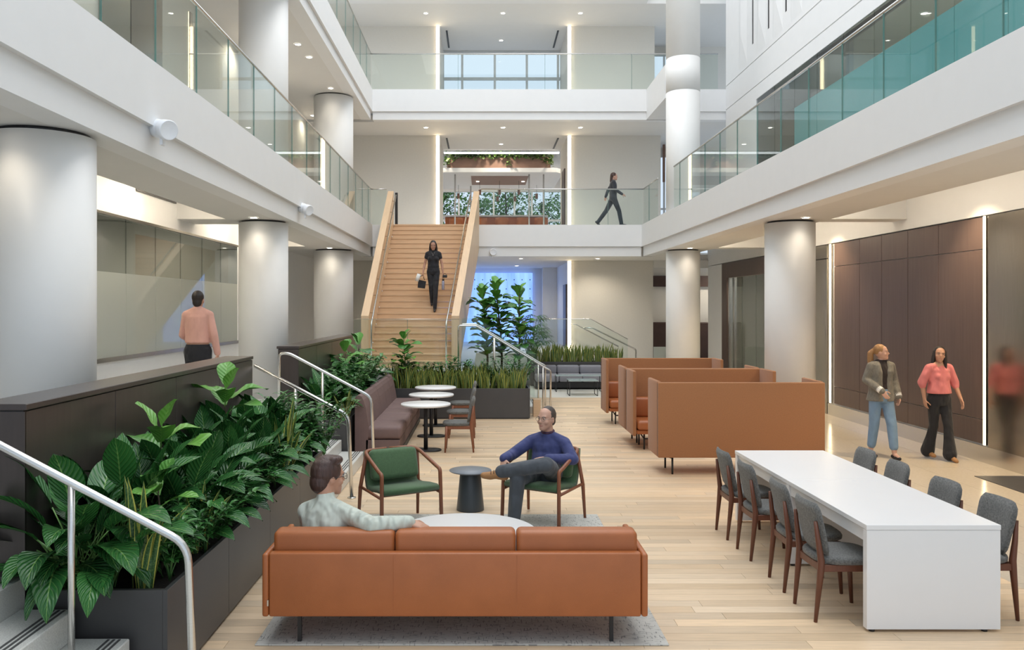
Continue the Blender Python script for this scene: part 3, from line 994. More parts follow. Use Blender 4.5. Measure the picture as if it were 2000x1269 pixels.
for i, (x, y) in enumerate(((-.2, 32.6), (1.6, 32.6))):  # added pair of fill lamps for the space below the canopy
    downlight('%s added light under the hanging canopy' % ['left', 'right'][i], x, y, 7.28, 20, 165)

# slot diffusers in passage ceilings
for nm, z in (('second', S3), ('third', C3)):
    for x in (-1.2, 2.5):
        o = MB().box(x - .03, x + .03, 27.2, 29.0, z - .012, z + .002).build('slot_diffuser', 'black')
        tag(o, 'black slot diffuser on the %s of the %s floor passage ceiling' % ('left' if x < 0 else 'right', nm), 'vent', 'passage diffusers')


# white projector heads on the balcony edges
def projector(label, loc, d, s=1.0):
    t = thing('projector_head', label, 'projector', loc)
    d = V(d).normalized()
    q = d.to_track_quat('Z', 'Y').to_matrix()
    def ring(r, z):
        return [q @ V((r * math.cos(2 * math.pi * j / 28), r * math.sin(2 * math.pi * j / 28), z)) * s for j in range(28)]
    MB().rings([ring(.085, -.17), ring(.095, -.16), ring(.095, .0)]).build('body', 'spk', t, False)
    MB().rings([ring(.098, .0), ring(.102, .01), ring(.102, .09), ring(.095, .1), ring(.09, .098)]).build('front_ring', 'spk', t, False)
    MB().box(-.03, .0, -.04, .04, -.16, -.02).build('bracket', 'spk', t, False)


projector('large white projector head on the left balcony edge above the thick column', (XL + .09, 8.25, 4.06), (.75, -.6, -.22))
projector('smaller looking white projector head farther along the left balcony edge', (XL + .09, 14.9, 4.05), (.75, -.55, -.3), .95)
projector('white projector head under the far bridge beside the stair', (.3, YB - .08, 3.92), (.1, -1, -.1))

# ------------------------------------------------------------------ second floor left wall details
t = thing('lift_surround', 'steel lift front seen through the left glass balustrade', 'lift', (WL, 12.3, Z2))
MB().box(WL, WL + .05, 11.3, 12.2, Z2, S3).build('door_leaf', 'liftdoor', t)
MB().box(WL, WL + .06, 12.22, 13.4, Z2, S3).build('jamb', 'steelpanel', t)

# ------------------------------------------------------------------ lounge behind the second floor bridge
structs('wall_lounge_left', [(-2.6, -2.4, 29.3, 38, Z2, 9)], 'white', 'white left wall of the upper lounge', 'wall')
structs('wall_lounge_right', [(3.9, 4.1, 29.3, 38, Z2, 9)], 'white', 'white right wall of the upper lounge', 'wall')
cl_o = structs('ceiling_lounge', [(-2.6, 4.1, 29.3, 38, 8.3, 8.4)], 'white', 'white ceiling of the upper lounge', 'ceiling')
MB().box(-1.4, 2.75, 29.45, 29.6, 7.81, 7.86).build('clerestory_light', 'daylight', cl_o)
t = tag(thing('window_9', 'long lounge window with trees outside on the second floor', 'window', (.6, 37.6, Z2)), kind='structure')
fr = MB()
wx = [-2.4, -1.1, -.35, .5, 1.45, 2.25, 3.9]
for a in wx:
    fr.box(a - .04, a + .04, 37.55, 37.65, Z2, 7.6)
for z in (Z2 + .05, 6.25, 7.6):
    fr.box(-2.4, 3.9, 37.56, 37.64, z - .05, z + .05)
fr.build('window_frame', 'mull', t)
MB().box(-2.4, 3.9, 37.55, 37.7, 7.6, 8.4).build('lintel', 'white', t)
for a, b in zip(wx, wx[1:]):
    MB().box(a + .04, b - .04, 37.6, 37.61, Z2 + .1, 7.55).build('pane', 'winglass', t)
t = thing('hanging_canopy', 'white canopy with long rose wood planter box above the upper lounge', 'canopy', (.65, 31.5, 7.3))
MB().prism([(-1.7, 30.9), (-1.45, 30.5), (2.75, 30.5), (3.0, 30.9), (3.0, 34.8), (-1.7, 34.8)], 2, 7.3, 7.46).build('canopy_slab', 'white', t)
MB().prism([(-1.35, 30.9), (-1.2, 30.62), (2.4, 30.62), (2.55, 30.9), (2.55, 31.3), (-1.35, 31.3)], 2, 7.46, 7.88).build('planter_box', 'rosewood', t)
MB().box(-.45, 1.75, 31.4, 33.6, 7.285, 7.302).build('recess_panel', 'rosewood', t)
for x in (-1.05, -.5, 1.75, 2.3):
    MB().tube([(x, 31.0 if abs(x) > 1 else 34, Z2), (x, 31.0 if abs(x) > 1 else 34, 7.3)], .03, 8).build('post', 'steel', t)
for i, (x, y) in enumerate(((-.12, 32.4), (.66, 32.4), (1.43, 32.4), (-1.0, 33.5), (.62, 34.4), (1.35, 34.4), (2.2, 33.5))):
    t = thing('pendant_lamp', '%s small brown pendant lamp in the upper lounge' % ['left of three front', 'middle of three front', 'right of three front', 'leftmost rear', 'middle rear', 'right of middle rear', 'rightmost rear'][i], 'lamp', (x, y, 6.8), 0, 'lounge pendants')
    MB().cyl((x, y), .055, 6.72, 6.92, 12).build('shade', 'rosewood', t)
    MB().tube([(x, y, 6.92), (x, y, 7.27)], .006, 5).build('cord', 'black', t)
t = thing('bar_counter', 'orange bar counter in the upper lounge behind the bridge glass', 'counter', (.5, 33, Z2))
MB().box(-1.5, 2.5, 32.7, 33.4, Z2, 5.86).build('body', 'orange', t)
MB().box(-1.6, 2.6, 32.6, 33.5, 5.87, 5.94, bev=.01).build('worktop', 'white', t)
for i, x in enumerate((-1.05, -.1, .75, 1.6, 2.3)):
    t = thing('bar_stool', '%s orange bar stool at the upper lounge counter' % ['leftmost', 'second', 'middle', 'fourth', 'rightmost'][i], 'stool', (x, 32.2, Z2), 0, 'bar stools')
    n = 10
    rr = []
    for z_, r_ in ((.72, .26), (.9, .28), (1.05, .26)):
        rr.append([(x + r_ * math.cos(R(180 + 180 * j / n)), 32.3 + r_ * math.sin(R(180 + 180 * j / n)), Z2 + z_) for j in range(n + 1)])
    rr2 = [[(x + (r_ - .04) * math.cos(R(180 + 180 * j / n)), 32.3 + (r_ - .04) * math.sin(R(180 + 180 * j / n)), Z2 + z_) for j in range(n + 1)] for z_, r_ in ((1.05, .26), (.72, .26))]
    MB().rings(rr + rr2, cap=False, closed=False).build('backrest', 'orange', t)
    MB().cyl((x, 32.3), .24, Z2 + .64, Z2 + .72, 16).build('seat', 'orange', t)
    MB().tube([(x, 32.3, Z2), (x, 32.3, Z2 + .64)], .03, 8).build('pedestal', 'black', t)

# ------------------------------------------------------------------ planters
def trough(label, x0, x1, y0, y1, z1, panels=None, soil=-.06):
    t = thing('planter_box', label, 'planter', ((x0 + x1) / 2, (y0 + y1) / 2, 0))
    th = .03
    if panels:
        w_ = (y1 - y0) / panels
        for k in range(panels):
            MB().box(x1 - th, x1, y0 + w_ * k + (.0015 if k else 0), y0 + w_ * (k + 1) - .0015, .02, z1, bev=.002).build('side_panel', 'planter', t)
    else:
        MB().box(x1 - th, x1, y0, y1, .02, z1, bev=.002).build('side_panel', 'planter', t)
    MB().box(x0, x0 + th, y0, y1, .02, z1).build('side_panel', 'planter', t)
    MB().box(x0 + th, x1 - th, y0, y0 + th, .02, z1, bev=.002).build('end_panel', 'planter', t)
    MB().box(x0 + th, x1 - th, y1 - th, y1, .02, z1).build('end_panel', 'planter', t)
    MB().box(x0 + .03, x1 - .03, y0 + .03, y1 - .03, 0, .03).build('plinth', 'black', t)
    g = MB()
    nx, ny = max(4, int((x1 - x0) / .1)), max(4, int((y1 - y0) / .1))
    vs_ = [(x0 + th + (x1 - x0 - 2 * th) * i / nx, y0 + th + (y1 - y0 - 2 * th) * j / ny, z1 + soil + rnd.uniform(-.015, .015)) for j in range(ny + 1) for i in range(nx + 1)]
    g.add(vs_, [(j * (nx + 1) + i, j * (nx + 1) + i + 1, (j + 1) * (nx + 1) + i + 1, (j + 1) * (nx + 1) + i) for j in range(ny) for i in range(nx)], True)
    o = g.build('soil', 'soil', t)
    o['kind'] = 'stuff'
    return t


trough('long charcoal planter in the left foreground full of broad leaves', -2.69, -1.863, 4.84, 9.52, .60, 4)
trough('charcoal planter behind the mauve banquette', -2.69, -1.98, 12.02, 16.64, .62, 3)
trough('charcoal planter of snake plants in front of the oak stair', -2.69, .96, 16.66, 17.32, .62)
trough('charcoal planter of snake plants behind the grey bench', 1.36, 4.1, 23.62, 24.22, .70)
trough('floor planter of the fig trees behind the sloping glass', -.12, 1.1, 19.2, 20.4, .55)

# ------------------------------------------------------------------ rug and sofa
o = MB().box(-1.53, 1.25, 5.49, 8.95, 0, .012, bev=.004).build('area_rug', 'rug')
tag(o, 'pale grey flecked rug under the leather sofa and round table', 'rug')
RZ = .012

t = thing('leather_sofa', 'three seat cognac leather sofa seen from behind in the foreground', 'sofa', (-.185, 5.9, RZ))
x0, x1, yb, yf = -1.47, 1.10, 5.45, 6.22
MB().box(x0 + .045, x1 - .045, yb, yb + .07, .21, .635, bev=.014, seg=3).build('back_panel', 'leather', t)
MB().box(x0, x0 + .043, yb - .004, yf, .21, .63, bev=.016, seg=3).build('arm', 'leather', t)
MB().box(x1 - .043, x1, yb - .004, yf, .21, .63, bev=.016, seg=3).build('arm', 'leather', t)
MB().box(x0 + .045, x1 - .045, yb + .08, yf - .02, .21, .30, bev=.01).build('seat_deck', 'leather', t)
wseat = (x1 - x0 - .1) / 3
for k in range(3):
    a = x0 + .05 + wseat * k
    MB().box(a + .004, a + wseat - .004, yb + .24, yf, .30, .44, bev=.04, seg=4).build('seat_cushion', 'leather', t)
    c = MB().box(a + .002, a + wseat - .002, yb + .085, yb + .245, .44, .755, bev=.035, seg=4)
    c.build('back_cushion', 'leather', t)
for k in (1, 2):
    a = x0 + .05 + wseat * k
    MB().box(a - .0015, a + .0015, yb - .0015, yb + .01, .225, .62).build('seam', 'leather', t)
MB().box(x0 + .036, x0 + .046, yb - .008, yb + .004, .285, .325).build('metal_label', 'steel', t)
for lx in (-1.24, .87):
    for ly in (yb + .1, yf - .12):
        MB().box(lx - .013, lx + .013, ly - .013, ly + .013, RZ, .21).build('leg', 'black', t)
MB().box(-1.24, .87, yb + .09, yb + .11, .19, .21).build('frame_bar', 'black', t)

t = thing('round_coffee_table', 'round white coffee table behind the leather sofa', 'table', (-.145, 6.85, RZ))
MB().lathe((-.145, 6.85, 0), [(.02, .375), (.585, .375), (.603, .383), (.603, .395), (.598, .40), (.02, .40)], 72).build('tabletop', 'tabletop', t)
MB().lathe((-.145, 6.85, RZ), [(.30, 0), (.30, .012), (.06, .02), (.05, .36)], 40).build('pedestal', 'tabletop', t)

t = thing('drum_side_table', 'dark slate side table between the two green armchairs', 'table', (-.14, 9.2, 0))
MB().lathe((-.14, 9.2, 0), [(.155, 0), (.155, .01), (.115, .42), (.11, .43)], 48).build('cone_base', 'slate', t)
MB().lathe((-.14, 9.2, 0), [(.02, .43), (.225, .43), (.236, .438), (.236, .445), (.02, .446)], 56).build('tabletop', 'slatetop', t)


# ------------------------------------------------------------------ green armchairs (front towards -y)
def armchair(label, loc, rz):
    t = thing('green_armchair', label, 'armchair', loc, rz, 'green armchairs')
    for s in (-1, 1):
        MB().tube(bend([(s * .335, -.29, 0), (s * .325, -.27, .585), (s * .325, -.20, .60), (s * .305, .20, .72), (s * .26, .30, .735), (s * .02, .335, .735)], .09, 6), .020, 10).build('arm_and_leg', 'walnut2', t, False)
        MB().tube([(s * .345, .31, 0), (s * .335, .28, .36), (s * .295, .22, .715)], [.015, .021, .019], 10).build('leg', 'walnut2', t, False)
        MB().tube([(s * .335, .28, .37), (s * .328, -.275, .345)], .015, 10).build('side_rail', 'walnut2', t, False)
    MB().tube([(-.33, -.24, .365), (.33, -.24, .365)], .012, 8).build('front_rail', 'walnut2', t, False)
    def slab(path, w0, w1, th):
        rr = []
        for i, (y_, z_) in enumerate(path):
            k = i / (len(path) - 1)
            w_ = w0 + (w1 - w0) * k
            a, b = path[max(0, i - 1)], path[min(len(path) - 1, i + 1)]
            tx = V((b[0] - a[0], b[1] - a[1])).normalized()
            nx_, nz_ = -tx.y, tx.x
            row_ = []
            e = .012
            for (u, v) in ((-1, -1), (-.96, 1), (.96, 1), (1, -1)):
                row_.append((u * w_ / 2, y_ + nx_ * v * th / 2, z_ + nz_ * v * th / 2))
            for m_ in (.6, .2, -.2, -.6):
                row_.append((m_ * w_ / 2, y_ - nx_ * (th / 2 + .004), z_ - nz_ * (th / 2 + .004)))
            rr.append(row_)
        return MB().rings(rr)
    seat = [(-.29, .395), (-.26, .41), (-.1, .40), (.08, .375), (.17, .37), (.21, .39), (.24, .45), (.27, .56), (.30, .68), (.315, .74)]
    slab(seat, .63, .56, .05).build('seat_and_back', 'green', t, False)
    Mx = Matrix.Translation((0, .175, .60)) @ Matrix.Rotation(R(-16), 4, 'X')
    MB().box(-.27, .27, -.055, .055, -.16, .16, bev=.05, seg=4, M_=Mx).build('back_cushion', 'green', t, False)
    return t


armchair('empty green armchair with walnut arms left of the slate side table', (-.86, 8.56, RZ), R(30))
armchair('green armchair with walnut arms the man in the blue sweater sits in', (.64, 8.72, RZ), R(-32))


# ------------------------------------------------------------------ walnut and tweed dining chairs (front towards +x)
def make_chair(label, light=False):
    t = thing('dining_chair', label, 'chair')
    wd = 'walnut2' if light else 'walnut'
    for s in (-1, 1):
        MB().tube([(-.235, s * .185, 0), (-.20, s * .19, .36), (-.195, s * .19, .44), (-.215, s * .186, .58), (-.232, s * .178, .725)], [.013, .024, .025, .019, .013], 10).build('leg', wd, t, False)
        MB().tube([(.21, s * .195, 0), (.185, s * .19, .41)], [.013, .024], 10).build('leg', wd, t, False)
        MB().box(-.2, .19, s * .19 - .011, s * .19 + .011, .365, .415, bev=.004).build('side_rail', wd, t, False)
    MB().box(-.205, -.18, -.185, .185, .36, .415, bev=.004).build('rear_rail', wd, t, False)
    MB().box(.17, .195, -.185, .185, .365, .41, bev=.004).build('front_rail', wd, t, False)
    rr = []
    for i, (z_, k) in enumerate(((.415, .93), (.425, .99), (.45, 1.0), (.463, .97), (.468, .85))):
        ring_ = []
        for j in range(28):
            a = 2 * math.pi * j / 28
            cx, sy = math.cos(a), math.sin(a)
            q = 3.4
            ring_.append((.02 + k * .235 * math.copysign(abs(cx) ** (2 / q), cx), k * (.225 - .02 * (cx < 0) * abs(cx)) * math.copysign(abs(sy) ** (2 / q), sy), z_))
        rr.append(ring_)
    MB().rings(rr).build('seat', 'tweed', t, False)
    # padded shell back, bent round the sitter
    rr = []
    n = 12
    for i in range(11):
        v = i / 10
        z_ = .475 + .375 * v
        xb = -.165 - .085 * v
        hw = .21 * (1 - .10 * (1 - v) ** 2)
        if v > .8: hw *= 1 - .18 * ((v - .8) / .2) ** 2
        if v < .12: hw *= .93 + .07 * v / .12
        th = .024 if 0 < i < 10 else .010
        f_, b_ = [], []
        for j in range(n + 1):
            u = -1 + 2 * j / n
            xx = xb + .026 * u * u
            e = th * (1 - .55 * abs(u) ** 6)
            f_.append((xx + e, u * hw, z_))
            b_.append((xx - e, u * hw, z_))
        rr.append(f_ + b_[::-1])
    MB().rings(rr).build('backrest', 'tweed', t, False)
    return t


ch = make_chair('x')
first = True
cl = [(2.63, 6.1, 0, 'nearest grey tweed dining chair on the left side of the white table'),
      (2.64, 6.70, 0, 'second nearest grey tweed dining chair on the left side of the white table'),
      (2.63, 7.52, 0, 'third grey tweed dining chair on the left side of the white table'),
      (2.62, 8.18, 0, 'farthest grey tweed dining chair on the left side of the white table'),
      (3.64, 6.12, 180, 'nearest grey tweed dining chair on the right side of the white table'),
      (3.60, 6.74, 180, 'second nearest grey tweed dining chair on the right side of the white table'),
      (3.60, 7.53, 180, 'third grey tweed dining chair on the right side of the white table'),
      (3.62, 8.2, 180, 'farthest grey tweed dining chair on the right side of the white table')]
for x, y, a, lab in cl:
    c_ = ch if first else dup(ch)
    first = False
    c_.location, c_.rotation_euler = (x, y, 0), (0, 0, R(a + rnd.uniform(-2, 2)))
    tag(c_, lab, None, 'chairs at the long white table')
ch2 = make_chair('y', True)
for i, (y, lab) in enumerate(((13.0, 'nearest'), (14.4, 'middle'), (15.7, 'farthest'))):
    c_ = ch2 if i == 0 else dup(ch2)
    c_.location, c_.rotation_euler = (-.38, y, 0), (0, 0, R(180))
    tag(c_, '%s grey seat walnut chair at the small round cafe tables' % lab, None, 'chairs at the cafe tables')

# long white table
t = thing('long_white_table', 'long white communal table with solid end panels', 'table', (3.15, 7.2, 0))
tx0, tx1, ty0, ty1 = 2.68, 3.62, 5.72, 8.71
tm = (ty0 + ty1) / 2
MB().box(tx0, tx1, ty0, tm - .0015, .715, .75, bev=.002).build('tabletop', 'tabletop', t)
MB().box(tx0, tx1, tm + .0015, ty1, .715, .75, bev=.002).build('tabletop', 'tabletop', t)
for yy in (ty0 + .002, tm - .03, ty1 - .062):
    MB().box(tx0 + .003, tx1 - .003, yy, yy + .06, .02, .713, bev=.002).build('end_panel', 'tabletop', t)
    for xx in (tx0 + .05, tx1 - .1):
        MB().cyl((xx, yy + .03), .02, 0, .02, 10).build('foot', 'black', t)
for xx in (tx0 + .02, tx1 - .07):
    for a, b in ((ty0 + .064, tm - .032), (tm + .032, ty1 - .064)):
        MB().box(xx, xx + .05, a, b, .62, .713).build('apron', 'tabletop', t)

# ------------------------------------------------------------------ tan booths
def booth(label, y, face):
    """face +1 opens away from the camera, -1 opens towards it; y is the back panel plane"""
    t = thing('booth_sofa', label, 'booth', (3.5, y, 0), 0 if face > 0 else math.pi, 'tan booths')
    hw = 1.13
    MB().box(-hw, hw, 0, .06, .235, 1.255, bev=.018, seg=3).build('back_panel', 'booth', t, False)
    for s in (-1, 1):
        a, b = sorted((s * hw, s * (hw - .055)))
        MB().box(a, b, .062, .70, .235, 1.265, bev=.018, seg=3).build('wing', 'booth', t, False)
        MB().box(min(s * (hw - .003), s * (hw + .003)), max(s * (hw - .003), s * (hw + .003)), .045, .055, .25, 1.24).build('seam', 'darkwood', t, False)
    MB().box(-hw + .06, hw - .06, .07, .66, .26, .33, bev=.015).build('seat_deck', 'leather', t, False)
    for k in range(2):
        a = -hw + .065 + k * (hw - .065)
        MB().box(a, a + hw - .067, .18, .70, .33, .48, bev=.05, seg=4).build('seat_cushion', 'leather', t, False)
        MB().box(a, a + hw - .067, .065, .23, .47, .80, bev=.05, seg=4).build('back_cushion', 'leather', t, False)
    for s in (-1, 1):
        for yy in (.08, .52):
            MB().tube([(s * .92, yy, 0), (s * .92, yy, .24)], .014, 8).build('leg', 'black', t, False)
        MB().tube([(s * .92, .08, .22), (s * .92, .52, .17), (s * .75, .52, .17)], .012, 8).build('leg_brace', 'black', t, False)
    return t


booth('nearest tan fabric booth with its high back towards the white table', 11.07, 1)
booth('second tan booth facing the viewer, back to back with the third', 13.62, -1)
booth('third tan booth back to back with the second, facing away', 13.65, 1)
booth('farthest tan booth, facing the viewer', 16.45, -1)

# ------------------------------------------------------------------ mauve banquette
t = thing('banquette', 'long mauve banquette with channelled back beside the cafe tables', 'banquette', (-1.6, 14.3, 0))
by0, by1 = 12.35, 16.35
n = 5
w_ = (by1 - by0) / n
MB().box(-1.92, -1.25, by0 + .02, by1, 0, .09).build('plinth', 'black', t)
for k in range(n):
    a, b = by0 + w_ * k + .003, by0 + w_ * (k + 1) - .003
    # seat and back sections in profile (x,z), softly rounded
    seat = [(-1.76, .09), (-1.26, .09), (-1.255, .27), (-1.76, .27)]
    MB().prism(seat, 1, a, b).build('seat_base', 'mauve', t)
    MB().box(-1.77, -1.23, a, b, .275, .47, bev=.055, seg=4).build('seat_cushion', 'mauve', t)
    prof = [(-1.93, .09), (-1.74, .09), (-1.72, .48), (-1.765, .75), (-1.80, .87), (-1.83, .925), (-1.87, .94), (-1.915, .925), (-1.93, .89)]
    MB().prism(prof, 1, a, b).build('back_channel', 'mauve', t)


# cafe tables
def cafe(label, y):
    x = -.905
    t = thing('cafe_table', label, 'table', (x, y, 0), 0, 'round cafe tables')
    MB().lathe((x, y, 0), [(.02, .715), (.385, .715), (.395, .722), (.395, .742), (.39, .748), (.02, .748)], 56).build('tabletop', 'tabletop', t)
    MB().tube([(x, y, .02), (x, y, .715)], .033, 16).build('pole', 'black', t)
    rr = [[(x + .10 * math.copysign(1, math.cos(a)) + r_ * math.cos(a), y + r_ * math.sin(a), z_) for a in [2 * math.pi * (j + .5) / 36 for j in range(36)]] for r_, z_ in ((.148, 0), (.15, .015), (.145, .022), (.05, .025))]
    MB().rings(rr).build('base_plate', 'black', t)


cafe('nearest round white cafe table beside the banquette', 13.0)
cafe('middle round white cafe table beside the banquette', 14.4)
cafe('farthest round white cafe table beside the banquette', 15.7)

# grey bench and glass topped tables under the far planter
t = thing('grey_bench', 'low grey cushioned bench in front of the far snake plant planter', 'bench', (2.7, 23.1, 0))
MB().box(1.45, 4.05, 22.6, 23.6, .05, .2).build('base', 'black', t)
for k in range(4):
    a = 1.47 + .645 * k
    MB().box(a, a + .635, 22.6, 23.35, .2, .40, bev=.04, seg=3).build('seat_cushion', 'greyseat', t)
    MB().box(a, a + .635, 23.3, 23.55, .38, .62, bev=.05, seg=3).build('back_cushion', 'greyseat', t)
for lab, x0, x1, y0, y1, z in (('wider glass topped side table before the grey bench', 1.95, 3.2, 21.9, 22.3, .45), ('lower square glass topped table before the grey bench', 2.2, 2.95, 20.9, 21.5, .40)):
    t = thing('wire_table', lab, 'table', ((x0 + x1) / 2, (y0 + y1) / 2, 0))
    MB().box(x0, x1, y0, y1, z - .02, z, bev=.004).build('tabletop', 'bluetop', t)
    for xx in (x0 + .02, x1 - .02):
        MB().tube([(xx, y0 + .02, z - .02), (xx, y0 + .02, .01), (xx, y1 - .02, .01), (xx, y1 - .02, z - .02)], .010, 6).build('leg_frame', 'black', t)
o = MB().box(1.05, 1.2, 17.0, 17.3, 0, .35).build('wood_plinth', 'oak')
tag(o, 'small oak block beside the end of the snake plant planter', 'block')

ORD = ['first', 'second', 'third', 'fourth', 'fifth', 'sixth', 'seventh', 'eighth', 'ninth', 'tenth', 'eleventh', 'twelfth', 'thirteenth', 'fourteenth', 'fifteenth', 'sixteenth', 'seventeenth', 'eighteenth']

# ------------------------------------------------------------------ plants
def blade(mb, L, W, pet, e0, e1, fold=.25, shape='lily', ns=8, twist=0.0, wave=.0, ox=(0, 0, 0), az=0.0, petr=.006, curve=1.5):
    """one leaf: stalk then blade, arching from elevation e0 to e1 (degrees), growing out along +x turned by az"""
    ca, sa = math.cos(az), math.sin(az)
    def put(x, y, z):
        return (ox[0] + x * ca - y * sa, ox[1] + x * sa + y * ca, ox[2] + z)
    tot = pet + L
    steps = ns + (4 if pet > 0 else 0)
    x = z = 0.0
    cl = [(0, 0, R(e0))]
    segs = [pet / 4] * 4 if pet > 0 else []
    segs += [L / ns] * ns
    d = 0
    for sgm in segs:
        d += sgm
        k = (d / tot) ** curve
        e = R(e0 + (e1 - e0) * k)
        x += math.cos(e) * sgm
        z += math.sin(e) * sgm
        cl.append((x, z, e))
    b0 = 4 if pet > 0 else 0
    if pet > 0:
        rr = []
        for i in range(b0 + 1):
            x_, z_, e = cl[i]
            r_ = petr * (1 - .4 * i / b0)
            rr.append([put(x_ - math.sin(e) * r_ * math.cos(q), r_ * math.sin(q), z_ + math.cos(e) * r_ * math.cos(q)) for q in (0, 2.1, 4.2)])
        mb.rings(rr)
        while len(mb.uv) < len(mb.v): mb.uv.append((.5, .5))
    vs_, uvs = [], []
    us = (-1, -.5, 0, .5, 1)
    for i in range(ns + 1):
        t = i / ns
        x_, z_, e = cl[b0 + i]
        if shape == 'lily':
            w_ = W * (math.sin(math.pi * min(1, t ** .72 * .985 + .015)) ** .85 if t < 1 else 0)
        elif shape == 'fig':
            w_ = W * (math.sin(math.pi * min(1, t ** 1.35 * .93 + .05)) ** .6) * (.75 + .35 * t)
        elif shape == 'strap':
            w_ = W * (.75 + .5 * t if t < .5 else 1.0 * (1 - ((t - .5) / .5) ** 2.2))
        else:
            w_ = W * math.sin(math.pi * t) ** .8
        w_ *= .5
        tw = twist * t
        for u in us:
            lat = u * w_
            up = abs(u) ** 1.2 * fold * w_ + wave * math.sin(t * 9 + u * 2) * abs(u) * W
            ly = lat * math.cos(tw)
            un = up + lat * math.sin(tw)
            vs_.append(put(x_ - math.sin(e) * un, ly, z_ + math.cos(e) * un))
            uvs.append(((u + 1) / 2, t))
    fs = [(i * 5 + j, i * 5 + j + 1, (i + 1) * 5 + j + 1, (i + 1) * 5 + j) for i in range(ns) for j in range(4)]
    mb.add(vs_, fs, True, uvs)
    return mb


lily_leaf = []
for (L, W, pet, e0, e1, wv) in ((.36, .155, .36, 82, 12, .03), (.40, .165, .34, 74, -22, .04), (.38, .17, .30, 66, -45, .03), (.34, .15, .42, 86, 40, .03), (.42, .17, .26, 55, -68, .04), (.30, .14, .22, 50, -35, .04), (.33, .16, .34, 78, 70, .02)):
    lily_leaf.append(blade(MB(), L, W, pet, e0, e1, .28, 'lily', 9, .15, wv).mesh('leaf'))
fig_leaf = [blade(MB(), L, W, .05, e0, e1, .18, 'fig', 7, .1, .05).mesh('leaf') for (L, W, e0, e1) in ((.27, .19, 55, 10), (.30, .21, 35, -15), (.24, .17, 70, 40), (.28, .20, 15, -35))]
snake_leaf = [blade(MB(), L, .055, 0, e0, e1, .35, 'strap', 9, tw, .0, curve=1.2).mesh('leaf') for (L, e0, e1, tw) in ((.62, 86, 80, .8), (.55, 80, 66, -.9), (.70, 88, 84, 1.3), (.45, 76, 58, .6), (.58, 82, 48, -1.4))]
GOLD = 2.39996


def leaf_obj(me, mat, par, loc, az, s, tilt=0.0):
    o = obj('leaf', me, mat, par)
    o.location = loc
    o.rotation_euler = (rnd.uniform(-.12, .12), tilt, az)
    o.scale = (s, s, s)
    return o


def lily(x, y, z, n, s, label, group, var=None):
    t = thing('peace_lily', label, 'plant', (x, y, z), 0, group)
    for i in range(n):
        k = i / n
        v = var[i % len(var)] if var else (3 if k < .16 else 0 if k < .36 else 6 if k < .42 else 1 if k < .66 else 2 if k < .86 else 5)
        a = i * GOLD + rnd.uniform(-.4, .4) + x
        leaf_obj(lily_leaf[v], 'lily', t, (rnd.uniform(-.05, .05), rnd.uniform(-.05, .05), -.01), a, s * rnd.uniform(.82, 1.15))
    return t


ZS = .56
for i in range(11):
    lily(-2.47 + rnd.uniform(-.05, .05), 5.02 + .42 * i, ZS, 23, rnd.uniform(1.02, 1.2), ORD[i] + ' peace lily against the dark parapet, counted from the near end', 'near planter lilies, back row')
for i in range(9):
    lily(-2.16 + rnd.uniform(-.05, .05), 5.85 + .40 * i, ZS, 21, rnd.uniform(.95, 1.12), ORD[i] + ' peace lily along the middle of the near planter, from the near end', 'near planter lilies, middle row')
lily(-2.55, 5.03, ZS, 26, 1.15, 'large drooping peace lily spilling over the near end of the planter', None, (4, 2, 4, 1, 4))
lily(-2.30, 5.02, ZS, 18, 1.05, 'drooping peace lily at the front corner of the near planter, hanging over its end', None, (4, 2, 1, 5))


def snake(x, y, z, n, s, label, group):
    t = thing('snake_plant', label, 'plant', (x, y, z), 0, group)
    for i in range(n):
        a = rnd.uniform(0, 6.28)
        r_ = .07 * rnd.random() ** .5
        leaf_obj(snake_leaf[rnd.randrange(5)], 'snake', t, (r_ * math.cos(a), r_ * math.sin(a), 0), a + rnd.uniform(-.5, .5), s * rnd.uniform(.75, 1.12))
    return t


snake(-2.08, 5.02, ZS, 14, 1.0, 'variegated snake plant at the near end of the left planter', None)
snake(-2.0, 5.75, ZS, 7, .8, 'small variegated snake plant among leaves behind the handrail', None)
snake(-1.95, 8.05, ZS, 14, 1.1, 'variegated snake plant with yellow margins in the middle of the near planter edge', None)
snake(-2.02, 7.3, ZS, 6, .85, 'thin variegated snake plant between the lilies of the near planter', None)


# bushy small-leaved plants: stems + paired leaflets
def zz_mesh(ns, h, seed):
    r_ = random.Random(seed)
    st, lf = MB(), MB()
    for i in range(ns):
        az = i * GOLD + r_.uniform(-.4, .4)
        lean = r_.uniform(.15, .62)
        hh = h * r_.uniform(.7, 1.1)
        p = []
        for k in range(7):
            q = k / 6
            rr = lean * hh * q ** 1.5
            p.append(V((rr * math.cos(az), rr * math.sin(az), hh * q * (1 - .18 * q * lean))))
        st.tube(p, [.006, .0055, .005, .004, .004, .003, .002], 4)
        for k in range(2, 7):
            for q in (.0, .5):
                if k == 6 and q: continue
                c = p[k] if not q else (p[k] + p[min(6, k + 1)]) / 2
                for sd in (-1, 1):
                    blade(lf, r_.uniform(.085, .125), r_.uniform(.038, .05), 0, r_.uniform(15, 55), r_.uniform(-30, 10), .2, 'oval', 3, ox=c, az=az + sd * r_.uniform(.8, 1.5))
    return st.mesh('stems'), lf.mesh('foliage')


zzs = [zz_mesh(9, .48, 3), zz_mesh(8, .42, 5), zz_mesh(10, .55, 8)]


def zz(x, y, z, s, label, group):
    t = thing('bushy_plant', label, 'plant', (x, y, z), rnd.uniform(0, 6), group)
    a, b = zzs[rnd.randrange(3)]
    obj('stems', a, 'stem', t)
    tag(obj('foliage', b, 'zz', t), kind='stuff')
    t.scale = (s, s, s)


